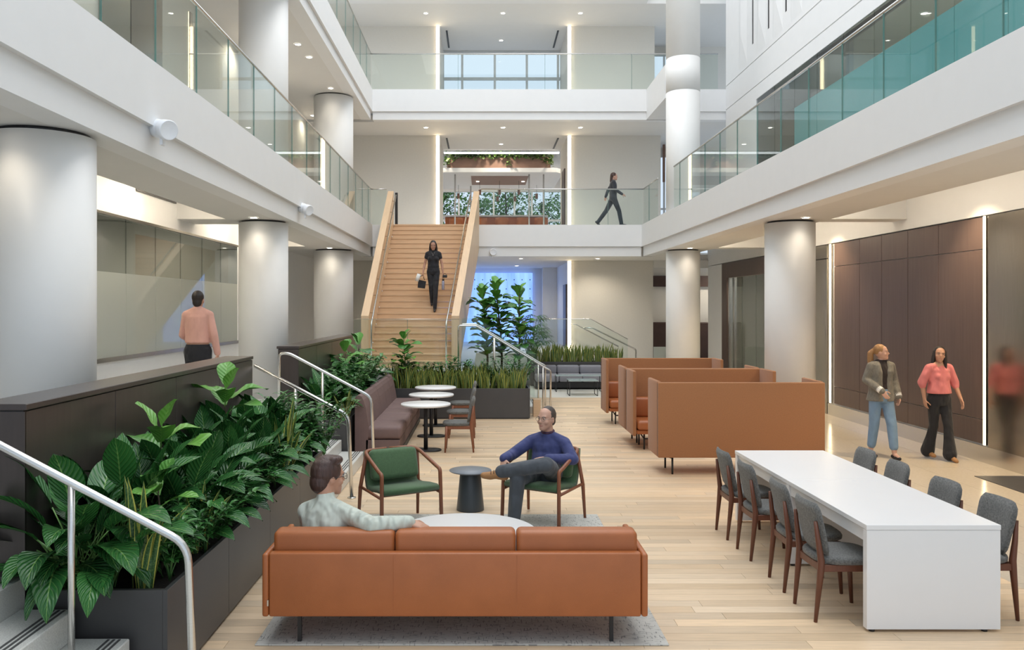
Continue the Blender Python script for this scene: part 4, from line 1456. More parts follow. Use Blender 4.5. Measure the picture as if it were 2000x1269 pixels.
for i in range(15):
    y_ = 5.12 + .295 * i
    if abs(y_ - 8.05) < .2: continue
    zz(-1.96 + rnd.uniform(-.02, .03), y_, ZS, rnd.uniform(.72, .95), ORD[i] + ' bushy plant along the outer edge of the near planter', 'near planter edging plants')
for i in range(5):
    zz(-2.25 + .11 * i, 9.15 + rnd.uniform(-.1, .2), ZS, rnd.uniform(1.15, 1.35), ORD[i] + ' taller bushy plant from the left at the far planter end', 'near planter end plants')


def fig(x, y, z, h, leaves, s, label, group=None, mat='fig', start=.35, lean=(0, 0), rad=.012):
    t = thing('fiddle_leaf_fig', label, 'plant', (x, y, z), 0, group)
    pts = [V((lean[0] * q * q + .02 * math.sin(q * 5), lean[1] * q * q, h * q)) for q in [k / 8 for k in range(9)]]
    MB().tube(pts, [rad * (1 - .6 * k / 8) for k in range(9)], 7).build('trunk', 'bark', t, False)
    for i in range(leaves):
        q = start + (1 - start) * (i + .5) / leaves
        f = q * 8
        k = min(7, int(f))
        p = pts[k].lerp(pts[k + 1], f - k)
        m_ = fig_leaf[2] if q > .9 else fig_leaf[rnd.choice((0, 1, 1, 3))]
        leaf_obj(m_, mat, t, p, i * GOLD + rnd.uniform(-.3, .3), s * rnd.uniform(.85, 1.15) * (1 if q < .93 else .8))
    return t


fig(-2.42, 7.75, ZS, .95, 7, 1.15, 'pale green fig with upright leaves rising above the near planter', mat='limefig', start=.72)
fig(-2.40, 6.15, ZS, .80, 6, 1.15, 'lime green young fig leaves in front of the parapet seams', mat='limefig', start=.7)
fig(-2.1, 5.35, ZS, .55, 4, .85, 'young lime green leaves behind the corner handrail', mat='limefig', start=.7)
# planter behind the banquette
for i in range(9):
    lily(-2.45 + rnd.uniform(-.05, .1), 12.3 + .5 * i, .58, 17, rnd.uniform(.95, 1.12), ORD[i] + ' peace lily from the near end of the banquette planter', 'banquette planter lilies')
for i in range(7):
    zz(-2.2 + rnd.uniform(-.1, .06), 12.5 + .62 * i, .58, rnd.uniform(1.4, 1.7), ORD[i] + ' bushy plant from the near end of the banquette planter', 'banquette planter bushes')
fig(-2.35, 15.6, .58, 1.0, 13, 1.05, 'fiddle leaf fig at the far end of the banquette planter')
fig(-2.4, 14.4, .58, .95, 12, 1.15, 'fiddle leaf fig in the middle of the banquette planter')
snake(-2.06, 12.25, .58, 12, .75, 'variegated snake plant at the near end of the banquette planter', None)
fig(-1.62, 16.98, .58, 1.05, 30, 1.05, 'small fiddle leaf fig standing before the oak stair', mat='darkfig', start=.3)

# rows of snake plants in the far planters: one mesh per plant
def snake_mesh(n, seed, tall):
    r_ = random.Random(seed)
    mb = MB()
    for i in range(n):
        a, q = r_.uniform(0, 6.28), .1 * r_.random() ** .5
        blade(mb, tall * r_.uniform(.7, 1.1), .05, 0, r_.uniform(74, 89), r_.uniform(58, 86), .3, 'strap', 5, r_.uniform(-1.2, 1.2), ox=(q * math.cos(a), q * math.sin(a), 0), az=a, curve=1.1)
    return mb.mesh('snake_plant')


sm = [snake_mesh(13, s_, .52) for s_ in (1, 2, 3, 4)]
for row, (y0, n, x0, x1, zb, lab, grp, sc) in enumerate(((16.82, 17, -1.85, .82, .58, 'snake plant in the front row before the oak stair', 'snake plants before the stair', .95),
                                                    (17.08, 15, -1.8, .75, .58, 'snake plant in the rear row before the oak stair', 'snake plants before the stair, rear', 1.0),
                                                    (23.8, 18, 1.5, 3.98, .66, 'snake plant in the planter above the grey bench', 'snake plants above the bench', 1.05))):
    for i in range(n):
        o = obj('snake_plant', sm[rnd.randrange(4)], 'snake')
        o.location = (x0 + (x1 - x0) * i / (n - 1) + rnd.uniform(-.04, .04), y0 + rnd.uniform(-.05, .05), zb)
        o.rotation_euler = (0, 0, rnd.uniform(0, 6.28))
        s_ = sc * rnd.uniform(.85, 1.1)
        o.scale = (s_, s_, s_)
        tag(o, ORD[i] + ' ' + lab + ', from the left', 'plant', grp)
for i in range(9):
    zz(-1.75 + .32 * i, 17.14, .58, rnd.uniform(1.1, 1.35), ORD[i] + ' bushy plant from the left among the snake plants', 'bushes before the stair')

# fig trees beside the stair
fig(.1, 19.7, .5, 2.15, 62, 1.3, 'tall fiddle leaf fig tree beside the oak stair, left one', mat='darkfig', start=.25, lean=(-.1, 0), rad=.03)
fig(.45, 19.9, .5, 2.28, 62, 1.3, 'tall fiddle leaf fig tree before the blue wall, middle one', mat='darkfig', start=.25, lean=(-.12, 0), rad=.03)
fig(.85, 19.6, .5, 2.15, 52, 1.25, 'tall fiddle leaf fig tree before the blue wall, right one', mat='darkfig', start=.25, lean=(.05, 0), rad=.03)


def palm(x, y, z, h, label):
    t = thing('lady_palm', label, 'plant', (x, y, z))
    st, fr = MB(), MB()
    for i in range(26):
        a = i * GOLD
        hh = h * rnd.uniform(.55, 1)
        tip = V((.32 * math.cos(a) * rnd.uniform(.4, 1), .32 * math.sin(a), hh))
        st.tube([V((0, 0, 0)), V((tip.x * .3, tip.y * .3, hh * .6)), tip], .006, 4)
        for k in range(9):
            blade(fr, rnd.uniform(.26, .36), .035, 0, 30 - abs(k - 4) * 8, -35, .2, 'oval', 4, ox=tip, az=a + (k - 4) * .32)
    st.build('stems', 'stem', t, False)
    tag(fr.build('fronds', 'fig', t, False), kind='stuff')


palm(1.15, 20.2, .5, 1.62, 'feathery lady palm right of the fig trees')
palm(1.45, 22.9, .66, 1.05, 'second feathery palm above the left end of the grey bench')

# vines over the hanging planter box
t = thing('trailing_vine', 'pothos vines trailing over the hanging planter box', 'plant', (.6, 30.7, 7.88))
mb = MB()
for i in range(1000):
    x = -1.45 + 4.05 * rnd.random()
    edge = max(0, (-1.0 - x), (x - 2.1)) / .5
    z = 7.85 + rnd.uniform(-.06, .22) - edge * rnd.random() * .5 - (.4 * rnd.random() if abs(x - 1.05) < .12 and rnd.random() < .5 else 0)
    blade(mb, rnd.uniform(.12, .19), .11, 0, rnd.uniform(-40, 50), rnd.uniform(-80, 0), .1, 'oval', 3, ox=(x, rnd.uniform(30.42, 30.9), z + .05), az=rnd.uniform(0, 6.28))
tag(mb.build('vine_leaves', 'vine', t), kind='stuff')


def tree(label, x, y, z, h, w_, n):
    t = thing('tree', label, 'tree', (x, y, z), 0, 'trees outside the lounge window')
    tr, lf = MB(), MB()
    tr.tube([(0, 0, 0), (.05, 0, h * .4), (-.05, 0, h * .9)], [.11, .08, .03], 7)
    for i in range(14):
        a, q = i * GOLD, .25 + .6 * i / 14
        b0 = V((0, 0, h * q))
        b1 = b0 + V((math.cos(a) * w_ * .8, math.sin(a) * w_ * .8, h * .16))
        tr.tube([b0, (b0 + b1) / 2 + V((0, 0, .08)), b1], [.03, .018, .006], 5)
        for k in range(n):
            p = b0.lerp(b1, rnd.uniform(.3, 1.15)) + V((rnd.gauss(0, .26), rnd.gauss(0, .26), rnd.gauss(0, .26)))
            blade(lf, rnd.uniform(.18, .30), .15, 0, rnd.uniform(-40, 60), rnd.uniform(-80, 10), .1, 'oval', 2, ox=p, az=rnd.uniform(0, 6.28))
    tr.build('trunk', 'bark', t, False)
    tag(lf.build('foliage', 'treeleaf', t, False), kind='stuff')


for i, (x, y, h) in enumerate(((-2.1, 41.5, 3.9), (-.3, 45.5, 3.6), (1.2, 42, 3.7), (3.3, 45.5, 3.6), (4.9, 42, 3.4))):
    tree('%s green tree outside the lounge window' % ['leftmost', 'second', 'middle', 'fourth', 'rightmost'][i], x, y, Z2 - 1.2, h + 1.5, 1.2, 105)
structs('floor_terrace', [(-8, 10, 38, 50, Z2 - 1.4, Z2 - 1.2)], 'paletile', 'terrace outside the lounge window', 'floor')

# ------------------------------------------------------------------ people
def cap_(mb, p1, r1, p2, r2, n=12, k=4):
    p1, p2 = V(p1), V(p2)
    t = (p2 - p1)
    t = t.normalized() if t.length > 1e-6 else V((0, 0, 1))
    a = t.orthogonal().normalized()
    b = t.cross(a)
    rr = []
    for i in range(k + 1):
        q = math.pi / 2 * i / k
        rr.append((p1 - t * r1 * math.cos(q), max(r1 * math.sin(q), 1e-4)))
    for i in range(k + 1):
        q = math.pi / 2 * i / k
        rr.append((p2 + t * r2 * math.sin(q), max(r2 * math.cos(q), 1e-4)))
    return mb.rings([[c + (a * math.cos(2 * math.pi * j / n) + b * math.sin(2 * math.pi * j / n)) * r for j in range(n)] for c, r in rr])


def loft(mb, secs, n=20):
    """secs: (centre, lateral axis, front axis, rx, ry)"""
    rr = []
    for c, ax, ay, rx, ry in secs:
        c, ax, ay = V(c), V(ax).normalized(), V(ay).normalized()
        rr.append([c + ax * (rx * math.cos(2 * math.pi * j / n)) + ay * (ry * math.sin(2 * math.pi * j / n)) for j in range(n)])
    return mb.rings(rr)


def ell(mb, c, rad, q=None, n=14):
    rr = []
    for i in range(n // 2 + 1):
        a = math.pi * i / (n // 2) - math.pi / 2
        row_ = []
        for j in range(n):
            b = 2 * math.pi * j / n
            p = V((rad[0] * max(math.cos(a), 1e-3) * math.cos(b), rad[1] * max(math.cos(a), 1e-3) * math.sin(b), rad[2] * math.sin(a)))
            row_.append(V(c) + (q @ p if q is not None else p))
        rr.append(row_)
    return mb.rings(rr)


def skin(name, mb, mat, parent, voxel=.009, smooth=6):
    """fuse overlapping volumes into one continuous surface"""
    me = mb.mesh('tmp')
    bm = bmesh.new()
    bm.from_mesh(me)
    bmesh.ops.recalc_face_normals(bm, faces=bm.faces)
    bm.to_mesh(me)
    bm.free()
    o = bpy.data.objects.new('tmp', me)
    C.objects.link(o)
    md = o.modifiers.new('r', 'REMESH')
    md.mode = 'VOXEL'
    md.voxel_size = voxel
    md.use_smooth_shade = True
    ms = o.modifiers.new('s', 'SMOOTH')
    ms.factor, ms.iterations = .5, smooth
    dg = bpy.context.evaluated_depsgraph_get()
    me2 = bpy.data.meshes.new_from_object(o.evaluated_get(dg), depsgraph=dg)
    bpy.data.objects.remove(o)
    me2.name = name
    me2.materials.clear()
    me2.polygons.foreach_set('use_smooth', [True] * len(me2.polygons))
    return obj(name, me2, mat, parent)


def lerp(a, b, t):
    return V(a) * (1 - t) + V(b) * t


def hand(mb, w_, d, nrm, k=1.0, curl=.5, side=1, spread=.0):
    """w_: wrist, d: towards the fingertips, nrm: back of the hand, side: +1 thumb on d x nrm side"""
    d = V(d).normalized()
    nrm = (V(nrm) - d * V(nrm).dot(d)).normalized()
    lat = d.cross(nrm).normalized() * side
    w_ = V(w_)
    pc = w_ + d * .05 * k
    for u in (-.026, -.009, .009, .026):
        cap_(mb, w_ + lat * u * .7 * k, .017 * k, w_ + d * .085 * k + lat * u * k, .0135 * k, 10, 3)
    for i, (u, L) in enumerate(((.029, .068), (.0105, .078), (-.008, .072), (-.027, .056))):
        p = w_ + d * .088 * k + lat * u * k
        dr = (d + lat * (u * (2 + 8 * spread))).normalized()
        ang = 0
        for sgm, r0, r1 in ((.45, .0105, .0095), (.32, .0095, .0085), (.23, .0085, .0075)):
            ang += curl * (.55 + .12 * i)
            dd = dr * math.cos(ang) - nrm * math.sin(ang)
            q = p + dd * L * sgm * k
            cap_(mb, p, r0 * k, q, r1 * k, 8, 3)
            p = q
    p = w_ + d * .03 * k + lat * .03 * k
    for L, (a, b, c) in ((.04, (.65, .75, -.2)), (.03, (.85, .4, -.35 - curl * .3)), (.022, (.9, .1, -.45 - curl * .4))):
        q = p + (d * a + lat * b + nrm * c).normalized() * L * k
        cap_(mb, p, .0125 * k, q, .0105 * k, 8, 3)
        p = q


HEAD = [(0, -.072, .020, .018), (.010, -.056, .033, .038), (.03, -.034, .048, .064), (.06, -.012, .060, .084), (.095, -.002, .068, .094), (.13, .004, .073, .098), (.16, .007, .075, .099), (.19, .010, .069, .091), (.214, .013, .053, .070), (.229, .016, .030, .040), (.235, .018, .010, .012)]


def head(mb, hm, k):
    """face towards local -y; hm maps local head space (chin at z=0) to the figure"""
    tr = lambda p: hm @ (V(p) * k)
    q = hm.to_3x3()
    rr = []
    for z, cy, rx, ry in HEAD:
        ring_ = []
        for j in range(24):
            a = 2 * math.pi * j / 24
            x, y = rx * math.cos(a), ry * math.sin(a)
            if y < 0: x *= 1 - .06 * (abs(y) / ry)
            ring_.append(tr((x, cy + y, z)))
        rr.append(ring_)
    mb.rings(rr)
    cap_(mb, tr((0, -.092, .125)), .008 * k, tr((0, -.112, .090)), .012 * k, 10, 3)
    for s in (-1, 1):
        cap_(mb, tr((s * .008, -.098, .084)), .009 * k, tr((s * .010, -.096, .086)), .009 * k, 8, 3)
        cap_(mb, tr((s * .012, -.089, .140)), .010 * k, tr((s * .045, -.078, .142)), .010 * k, 8, 3)
        ell(mb, tr((s * .076, .012, .105)), (.010 * k, .020 * k, .031 * k), q)
        ell(mb, tr((s * .042, -.062, .085)), (.024 * k, .024 * k, .024 * k), q)
    cap_(mb, tr((-.018, -.082, .050)), .011 * k, tr((.018, -.082, .050)), .011 * k, 8, 3)
    cap_(mb, tr((0, -.078, .012)), .014 * k, tr((0, -.078, .018)), .014 * k, 8, 3)


M['eyewhite'] = pbr('eye_white', (.75, .72, .68), .2)
M['iris'] = pbr('iris', (.03, .02, .015), .15)
M['lip'] = pbr('lip', (.42, .13, .11), .45)


def face(par, hm, k, brow, lipw=.021, smile=.0):
    tr = lambda p: hm @ (V(p) * k)
    q = hm.to_3x3()
    for s in (-1, 1):
        e = MB()
        ell(e, tr((s * .031, -.0825, .121)), (.0105 * k, .0075 * k, .0045 * k), q, 12)
        ey = e.build('eye', 'eyewhite', par, False)
        e = MB()
        ell(e, tr((s * .031, -.0895, .121)), (.0055 * k, .0035 * k, .0055 * k), q, 10)
        e.build('iris', 'iris', ey, False)
        e = MB()
        cap_(e, tr((s * .014, -.0985, .137)), .0028 * k, tr((s * .032, -.0945, .142)), .0032 * k, 8, 2)
        cap_(e, tr((s * .032, -.0945, .142)), .0032 * k, tr((s * .050, -.082, .138)), .002 * k, 8, 2)
        e.build('eyebrow', brow, par, False)
    e = MB()
    cap_(e, tr((-lipw, -.0875, .051 + smile)), .0035 * k, tr((0, -.0945, .049)), .0055 * k, 8, 2)
    cap_(e, tr((0, -.0945, .049)), .0055 * k, tr((lipw, -.0875, .051 + smile)), .0035 * k, 8, 2)
    e.build('lips', 'lip', par, False)


def glasses(par, hm, k, mat='black'):
    tr = lambda p: hm @ (V(p) * k)
    mb = MB()
    for s in (-1, 1):
        pts = [tr((s * (.034 + .024 * math.cos(2 * math.pi * j / 14)), -.107 + .004 * abs(math.cos(2 * math.pi * j / 14)), .118 + .018 * math.sin(2 * math.pi * j / 14))) for j in range(15)]
        mb.tube(pts, .0018 * k, 5)
        mb.tube([tr((s * .058, -.103, .123)), tr((s * .081, -.03, .122)), tr((s * .083, .02, .118))], .0018 * k, 5)
    mb.tube([tr((-.011, -.109, .122)), tr((.011, -.109, .122))], .0018 * k, 5)
    mb.build('glasses', mat, par, False)


def HM(loc, rz=0.0, rx=0.0, ry=0.0):
    return Matrix.Translation(loc) @ Matrix.Rotation(rz, 4, 'Z') @ Matrix.Rotation(rx, 4, 'X') @ Matrix.Rotation(ry, 4, 'Y')


def torso(mb, J, g=0.0, chest=(.165, .105), waist=(.145, .098), hips=(.165, .115), bust=0.0, top=True, low=True):
    lat_p, lat_c = V(J['lat_p']).normalized(), V(J['lat_c']).normalized()
    P, Cc, N = V(J['pelvis']), V(J['chest']), V(J['neck'])
    up1, up2 = (Cc - P).normalized(), (N - Cc).normalized()
    f1, f2 = lat_p.cross(up1), lat_c.cross(up2)
    mid = (lat_p + lat_c).normalized()
    fm = mid.cross(up1)
    secs = []
    if low:
        secs += [(P - up1 * .10, lat_p, f1, hips[0] * .75 + g, hips[1] * .8 + g), (P - up1 * .03, lat_p, f1, hips[0] + g, hips[1] + g)]
    secs += [(P + up1 * .06, lat_p, f1, (hips[0] + waist[0]) / 2 + g, (hips[1] + waist[1]) / 2 + g),
             (lerp(P, Cc, .5), mid, fm, waist[0] + g, waist[1] + g), (lerp(P, Cc, .8), mid, fm, (waist[0] + chest[0]) / 2 + g, (waist[1] + chest[1]) / 2 + g), (Cc, lat_c, f2, chest[0] + g, chest[1] + g)]
    if top:
        sh = (V(J['sh_l']) - V(J['sh_r'])).length / 2
        secs += [(lerp(Cc, N, .45), lat_c, f2, sh * .96 + g, chest[1] * .92 + g), (lerp(Cc, N, .72), lat_c, f2, sh * .86 + g, chest[1] * .72 + g), (lerp(Cc, N, .92), lat_c, f2, sh * .48 + g, chest[1] * .58 + g), (N + up2 * .015, lat_c, f2, .058 + g, .056 + g)]
    loft(mb, secs, 24)
    if top:
        for s_ in ('sh_l', 'sh_r'):
            sp_ = V(J[s_])
            cap_(mb, lerp(N, sp_, .22) - up2 * .012, .050 + g, sp_, .048 + g, 12, 4)
    if bust:
        for s in (-1, 1):
            c = Cc + lat_c * s * .07 + f2 * J.get('fs', 1) * (chest[1] * .62) - up2 * .02
            ell(mb, c, (bust + g, bust + g, bust + g))


def limbs(mb, J, which, g, radii):
    for a, b, c in which:
        pa, pb, pc = V(J[a]), V(J[b]), V(J[c])
        r0, r1, r2, r3 = radii
        cap_(mb, pa, r0 + g, pb, r1 + g, 14, 4)
        m1 = lerp(pb, pc, .3)
        cap_(mb, pb, r1 + g, m1, r2 + g, 14, 4)
        cap_(mb, m1, r2 + g, pc, r3 + g, 14, 4)


def shoe(par, an, toe, k, mat, sole=None, name='shoe'):
    an, toe = V(an), V(toe)
    d = (toe - an)
    mb = MB()
    f = d.normalized()
    up = V((0, 0, 1)) if abs(f.z) < .8 else V((0, -1, 0))
    up = (up - f * up.dot(f)).normalized()
    cap_(mb, an - f * .045 * k - up * .045 * k, .036 * k, an + f * .03 * k - up * .040 * k, .040 * k, 12, 4)
    cap_(mb, an + f * .02 * k - up * .035 * k, .040 * k, an + f * .13 * k - up * .052 * k, .037 * k, 12, 4)
    cap_(mb, an + f * .12 * k - up * .054 * k, .038 * k, an + f * .165 * k - up * .058 * k, .030 * k, 12, 4)
    cap_(mb, an, .042 * k, an - up * .03 * k, .042 * k, 12, 4)
    skin(name, mb, mat, par, .008, 4)


ARM = [('sh_l', 'el_l', 'wr_l'), ('sh_r', 'el_r', 'wr_r')]
LEG = [('hip_l', 'kn_l', 'an_l'), ('hip_r', 'kn_r', 'an_r')]
M['skin1'] = pbr('skin_fair', (.58, .34, .25), .5, var=.04)
M['skin2'] = pbr('skin_warm', (.50, .27, .18), .5, var=.04)
M['skin3'] = pbr('skin_tan', (.42, .22, .15), .5, var=.04)
M['hair_dark'] = pbr('dark_hair', (.018, .011, .009), .45, var=.3, vs_=60, stretch=(1, 1, .1), bump=.4, bs=90)
M['hair_brown'] = pbr('brown_hair', (.060, .030, .024), .45, var=.35, vs_=60, stretch=(1, 1, .2), bump=.5, bs=90)
M['hair_grey'] = pbr('greying_hair', (.060, .048, .042), .5, var=.4, vs_=70, bump=.4, bs=90)
M['hair_blond'] = pbr('blond_hair', (.36, .19, .075), .45, var=.3, vs_=50, stretch=(1, 1, .1), bump=.4, bs=90)


def cloth(name, col, rough=.85, var=.08, vs_=9, bump=.35, bs=14):
    M[name] = pbr(name, col, rough, var=var, vs_=vs_, bump=min(1, bump * 1.6), bs=bs, sheen=.1, bd=.06, stretch=(1, 1, .55), bdet=.6)


cloth('navy_knit', (.048, .060, .175))
cloth('grey_trouser', (.070, .080, .095))
cloth('sage_shirt', (.56, .60, .53), bump=.6, bs=16)
cloth('pink_shirt', (.66, .36, .29), bump=.18, bs=12)
cloth('black_cloth', (.014, .014, .018))
cloth('blazer_tweed', (.19, .175, .145), vs_=60, var=.2)
cloth('denim', (.17, .27, .40))
cloth('rose_blouse', (.66, .20, .20), bump=.6, bs=12)
cloth('black_top', (.02, .012, .012))
cloth('plaid', (.07, .03, .06), vs_=40, var=.5)
M['tan_shoe'] = pbr('tan_suede', (.38, .19, .075), .7)
M['white_cuff'] = pbr('white_cuff', (.8, .8, .78), .8)


def standing(h, lat=(1, 0, 0), hipw=.092, shw=.175):
    k = h / 1.75
    z = lambda v: v * k
    J = dict(pelvis=(0, 0, z(.97)), chest=(0, 0, z(1.28)), neck=(0, 0, z(1.475)), lat_p=lat, lat_c=lat)
    for s, n in ((-1, 'r'), (1, 'l')):
        J['sh_' + n] = (s * shw * k, 0, z(1.392))
        J['hip_' + n] = (s * hipw * k, 0, z(.92))
    return J, k


# ---- man walking away on the left platform (faces +y) --------------------
J, k = standing(1.86, shw=.152)
J.update(el_r=(-.232, .06, 1.20), wr_r=(-.17, .26, 1.10), el_l=(.235, -.03, 1.21), wr_l=(.265, .03, .95),
         kn_r=(-.10, .10, .53), an_r=(-.10, .02, .10), kn_l=(.10, .04, .53), an_l=(.11, -.20, .13))
man = thing('person', 'man in salmon shirt and black trousers walking away behind the dark parapet', 'person', (-4.0, 11.5, ZP))
b = MB()
torso(b, J)
limbs(b, J, ARM, 0, (.048, .040, .040, .027))
limbs(b, J, LEG, 0, (.080, .056, .056, .040))
hm = HM((0, .02, 1.585), R(180))
head(b, hm, 1.0)
cap_(b, (0, 0, 1.50), .058, (0, .01, 1.66), .056)
hand(b, J['wr_l'], (.06, .05, -1), (1, 0, 0), 1.0, .35, 1)
hand(b, J['wr_r'], (.5, .7, -.1), (-.5, .5, .7), 1.0, .5, 1)
skin('body', b, 'skin2', man, .010)
c = MB()
torso(c, J, .016, (.158, .108), (.158, .108), (.165, .115), low=False)
limbs(c, J, ARM, .014, (.046, .042, .040, .032))
cap_(c, (0, 0, 1.53), .064, (0, .0, 1.575), .062)
skin('shirt', c, 'pink_shirt', man, .010, 5)
cc = MB()
loft(cc, [((0, 0, .84), (1, 0, 0), (0, 1, 0), .16, .115), ((0, 0, .92), (1, 0, 0), (0, 1, 0), .178, .125), ((0, 0, 1.075), (1, 0, 0), (0, 1, 0), .166, .116)])
limbs(cc, J, LEG, .012, (.088, .062, .062, .052))
skin('trousers', cc, 'black_cloth', man, .010, 5)
hh = MB()
ell(hh, hm @ V((0, .020, .148)), (.084, .100, .098), hm.to_3x3())
ell(hh, hm @ V((0, .05, .075)), (.066, .065, .07), hm.to_3x3())
skin('hair', hh, 'hair_dark', man, .009, 4)
shoe(man, J['an_r'], V(J['an_r']) + V((0, .2, 0)), 1.05, 'black')
shoe(man, J['an_l'], V(J['an_l']) + V((0, .2, -.04)), 1.05, 'black')


# ---- woman coming down the oak stair (faces -y) ---------------------------
i_st = 8
ys = YS0 + TR * i_st + .14
zs_ = ZL + RISE * (i_st + 1)
J, k = standing(1.64, (1, 0, 0), .085, .155)
J.update(el_r=(-.215, -.0, 1.06), wr_r=(-.25, -.10, .84), el_l=(.215, .0, 1.06), wr_l=(.245, -.07, .84),
         kn_r=(-.05, -.06, .50), an_r=(-.03, -.02, .09), kn_l=(.07, -.12, .46), an_l=(.05, -.20, -.04))
# front is -y: her right hand is at -x
wom = thing('person', 'woman in black walking down the oak stairs carrying a bag and bottle', 'person', (-1.235, ys, zs_))
b = MB()
torso(b, J, 0, (.138, .095), (.115, .085), (.155, .108), .055)
limbs(b, J, ARM, 0, (.038, .032, .031, .022))
limbs(b, J, LEG, 0, (.076, .050, .050, .034))
hm = HM((0, -.02, 1.405), 0, R(14))
head(b, hm, .95)
cap_(b, (0, 0, 1.38), .046, (0, -.005, 1.48), .046)
hand(b, J['wr_r'], (-.05, -.1, -1), (-1, 0, 0), .9, .8, -1)
hand(b, J['wr_l'], (.05, -.05, -1), (1, 0, 0), .9, .8, 1)
skin('body', b, 'skin3', wom, .009)
face(wom, hm, .95, 'hair_dark')
c = MB()
torso(c, J, .014, (.138, .098), (.122, .09), (.150, .105), .055, low=False)
for s in ('l', 'r'):
    cap_(c, J['sh_' + s], .058, lerp(J['sh_' + s], J['el_' + s], .35), .056)
skin('top', c, 'black_cloth', wom, .010, 5)
c = MB()
loft(c, [((0, 0, .79), (1, 0, 0), (0, 1, 0), .15, .108), ((0, 0, .87), (1, 0, 0), (0, 1, 0), .168, .118), ((0, 0, 1.02), (1, 0, 0), (0, 1, 0), .132, .098)])
limbs(c, J, LEG, .008, (.082, .054, .052, .040))
skin('trousers', c, 'black_cloth', wom, .010, 5)
hh = MB()
q = hm.to_3x3()
ell(hh, hm @ V((0, .022, .150)), (.082, .094, .094), q)
for s in (-1, 1):
    cap_(hh, hm @ V((s * .062, .0, .15)), .030, hm @ V((s * .082, .005, .02)), .030)
    cap_(hh, hm @ V((s * .082, .005, .02)), .030, V((s * .085, -.03, 1.27)), .020)
cap_(hh, hm @ V((0, .06, .1)), .065, V((0, .07, 1.30)), .06)
skin('hair', hh, 'hair_dark', wom, .009, 4)
for s in ('r', 'l'):
    shoe(wom, J['an_' + s], V(J['an_' + s]) + V((0, -.2, 0 if s == 'r' else -.05)), .9, 'black')
n_ = MB()
n_.tube([(-.05, -.085, 1.36), (0, -.125, 1.27), (.05, -.085, 1.36)], .002, 5)
ell(n_, (0, -.125, 1.265), (.008, .004, .008))
n_.build('necklace', 'steel', wom, False)
bx_, by_, bz_ = wom.location
t = thing('tote_bag', 'black bag hanging from the right hand of the woman on the stairs', 'bag', (bx_ - .30, by_ - .13, bz_ + .46))
MB().prism([(-.08, .0), (.10, -.02), (.13, .16), (-.06, .20)], 1, -.04, .04).build('bag_body', 'black_cloth', t, False)
MB().tube(bend([(-.07, 0, .21), (.04, .02, .33), (.09, 0, .19)], .06), .008, 6).build('handle', 'black_cloth', t, False)
rl = MB()
rl.tube([(-.10, -.02, .16), (-.04, -.02, .34)], .05, 14)
rl.build('rolled_paper', 'white_cuff', t, False)
t = thing('water_bottle', 'lavender water bottle hanging from the left hand of the woman on the stairs', 'bottle', (bx_ + .25, by_ - .09, bz_ + .41))
M['lavender'] = pbr('lavender_steel', (.36, .36, .46), .3, metal=.3)
MB().lathe((0, 0, 0), [(.034, 0), (.037, .01), (.037, .2), (.026, .225)], 20).build('bottle_body', 'lavender', t, False)
MB().lathe((0, 0, 0), [(.027, .22), (.027, .26), (.012, .265)], 16).build('cap', 'black', t, False)
MB().tube(bend([(-.02, 0, .26), (0, 0, .36), (.02, 0, .26)], .03), .006, 6).build('carry_loop', 'black', t, False)
t = thing('camera_case', 'small black case held above the lavender bottle', 'case', (bx_ + .29, by_ - .10, bz_ + .72))
MB().box(-.05, .06, -.035, .035, -.01, .06, bev=.01).build('case_body', 'black', t, False)
MB().tube(bend([(-.045, 0, .055), (.0, 0, .11), (.05, 0, .055)], .03), .005, 6).build('strap', 'black', t, False)

# ---- person walking across the second floor bridge (profile, faces +x) -----
J, k = standing(1.68, (0, -1, 0), .085, .16)
for nme in ('sh_l', 'hip_l', 'sh_r', 'hip_r'):
    x_, y_, z_ = J[nme]
    J[nme] = (0, -x_, z_)
# left side is +y (away)... near side arm swings forward
J.update(el_r=(.03, .21, 1.13), wr_r=(.22, .22, 1.00), el_l=(-.13, -.20, 1.12), wr_l=(.05, -.22, .93), kn_r=(-.20, .08, .50), an_r=(-.45, .08, .16), kn_l=(.17, -.08, .48), an_l=(.24, -.08, .09))
J['wr_l'], J['el_l'] = (.24, -.2, .98), (.02, -.21, 1.12)
J['wr_r'], J['el_r'] = (-.2, .2, .95), (-.13, .2, 1.13)
pw = thing('person', 'person in dark clothes striding right across the second floor bridge', 'person', (4.0, 25.15, Z2))
b = MB()
torso(b, J, 0, (.14, .098), (.12, .088), (.15, .11))
limbs(b, J, ARM, 0, (.040, .034, .032, .023))
limbs(b, J, LEG, 0, (.078, .052, .052, .036))
hm = HM((.03, 0, 1.43), R(90))
head(b, hm, .97)
cap_(b, (0, 0, 1.40), .048, (.015, 0, 1.5), .048)
hand(b, J['wr_l'], (.9, 0, -.45), (.3, -.8, .4), .92, .4, 1)
hand(b, J['wr_r'], (-.2, 0, -1), (0, 1, 0), .92, .5, 1)
skin('body', b, 'skin1', pw, .010)
face(pw, hm, .97, 'hair_brown')
c = MB()
torso(c, J, .016, (.14, .10), (.126, .094), (.15, .11), low=False)
limbs(c, J, ARM, .014, (.044, .038, .036, .028))
cloth('charcoal_cloth', (.030, .034, .045))
skin('jacket', c, 'charcoal_cloth', pw, .011, 5)
c = MB()
loft(c, [((0, 0, .81), (0, 1, 0), (1, 0, 0), .15, .11), ((0, 0, .89), (0, 1, 0), (1, 0, 0), .166, .12), ((0, 0, 1.03), (0, 1, 0), (1, 0, 0), .138, .105)])
limbs(c, J, LEG, .010, (.086, .058, .056, .050))
skin('trousers', c, 'charcoal_cloth', pw, .011, 5)
hh = MB()
ell(hh, hm @ V((0, .022, .150)), (.084, .098, .095), hm.to_3x3())
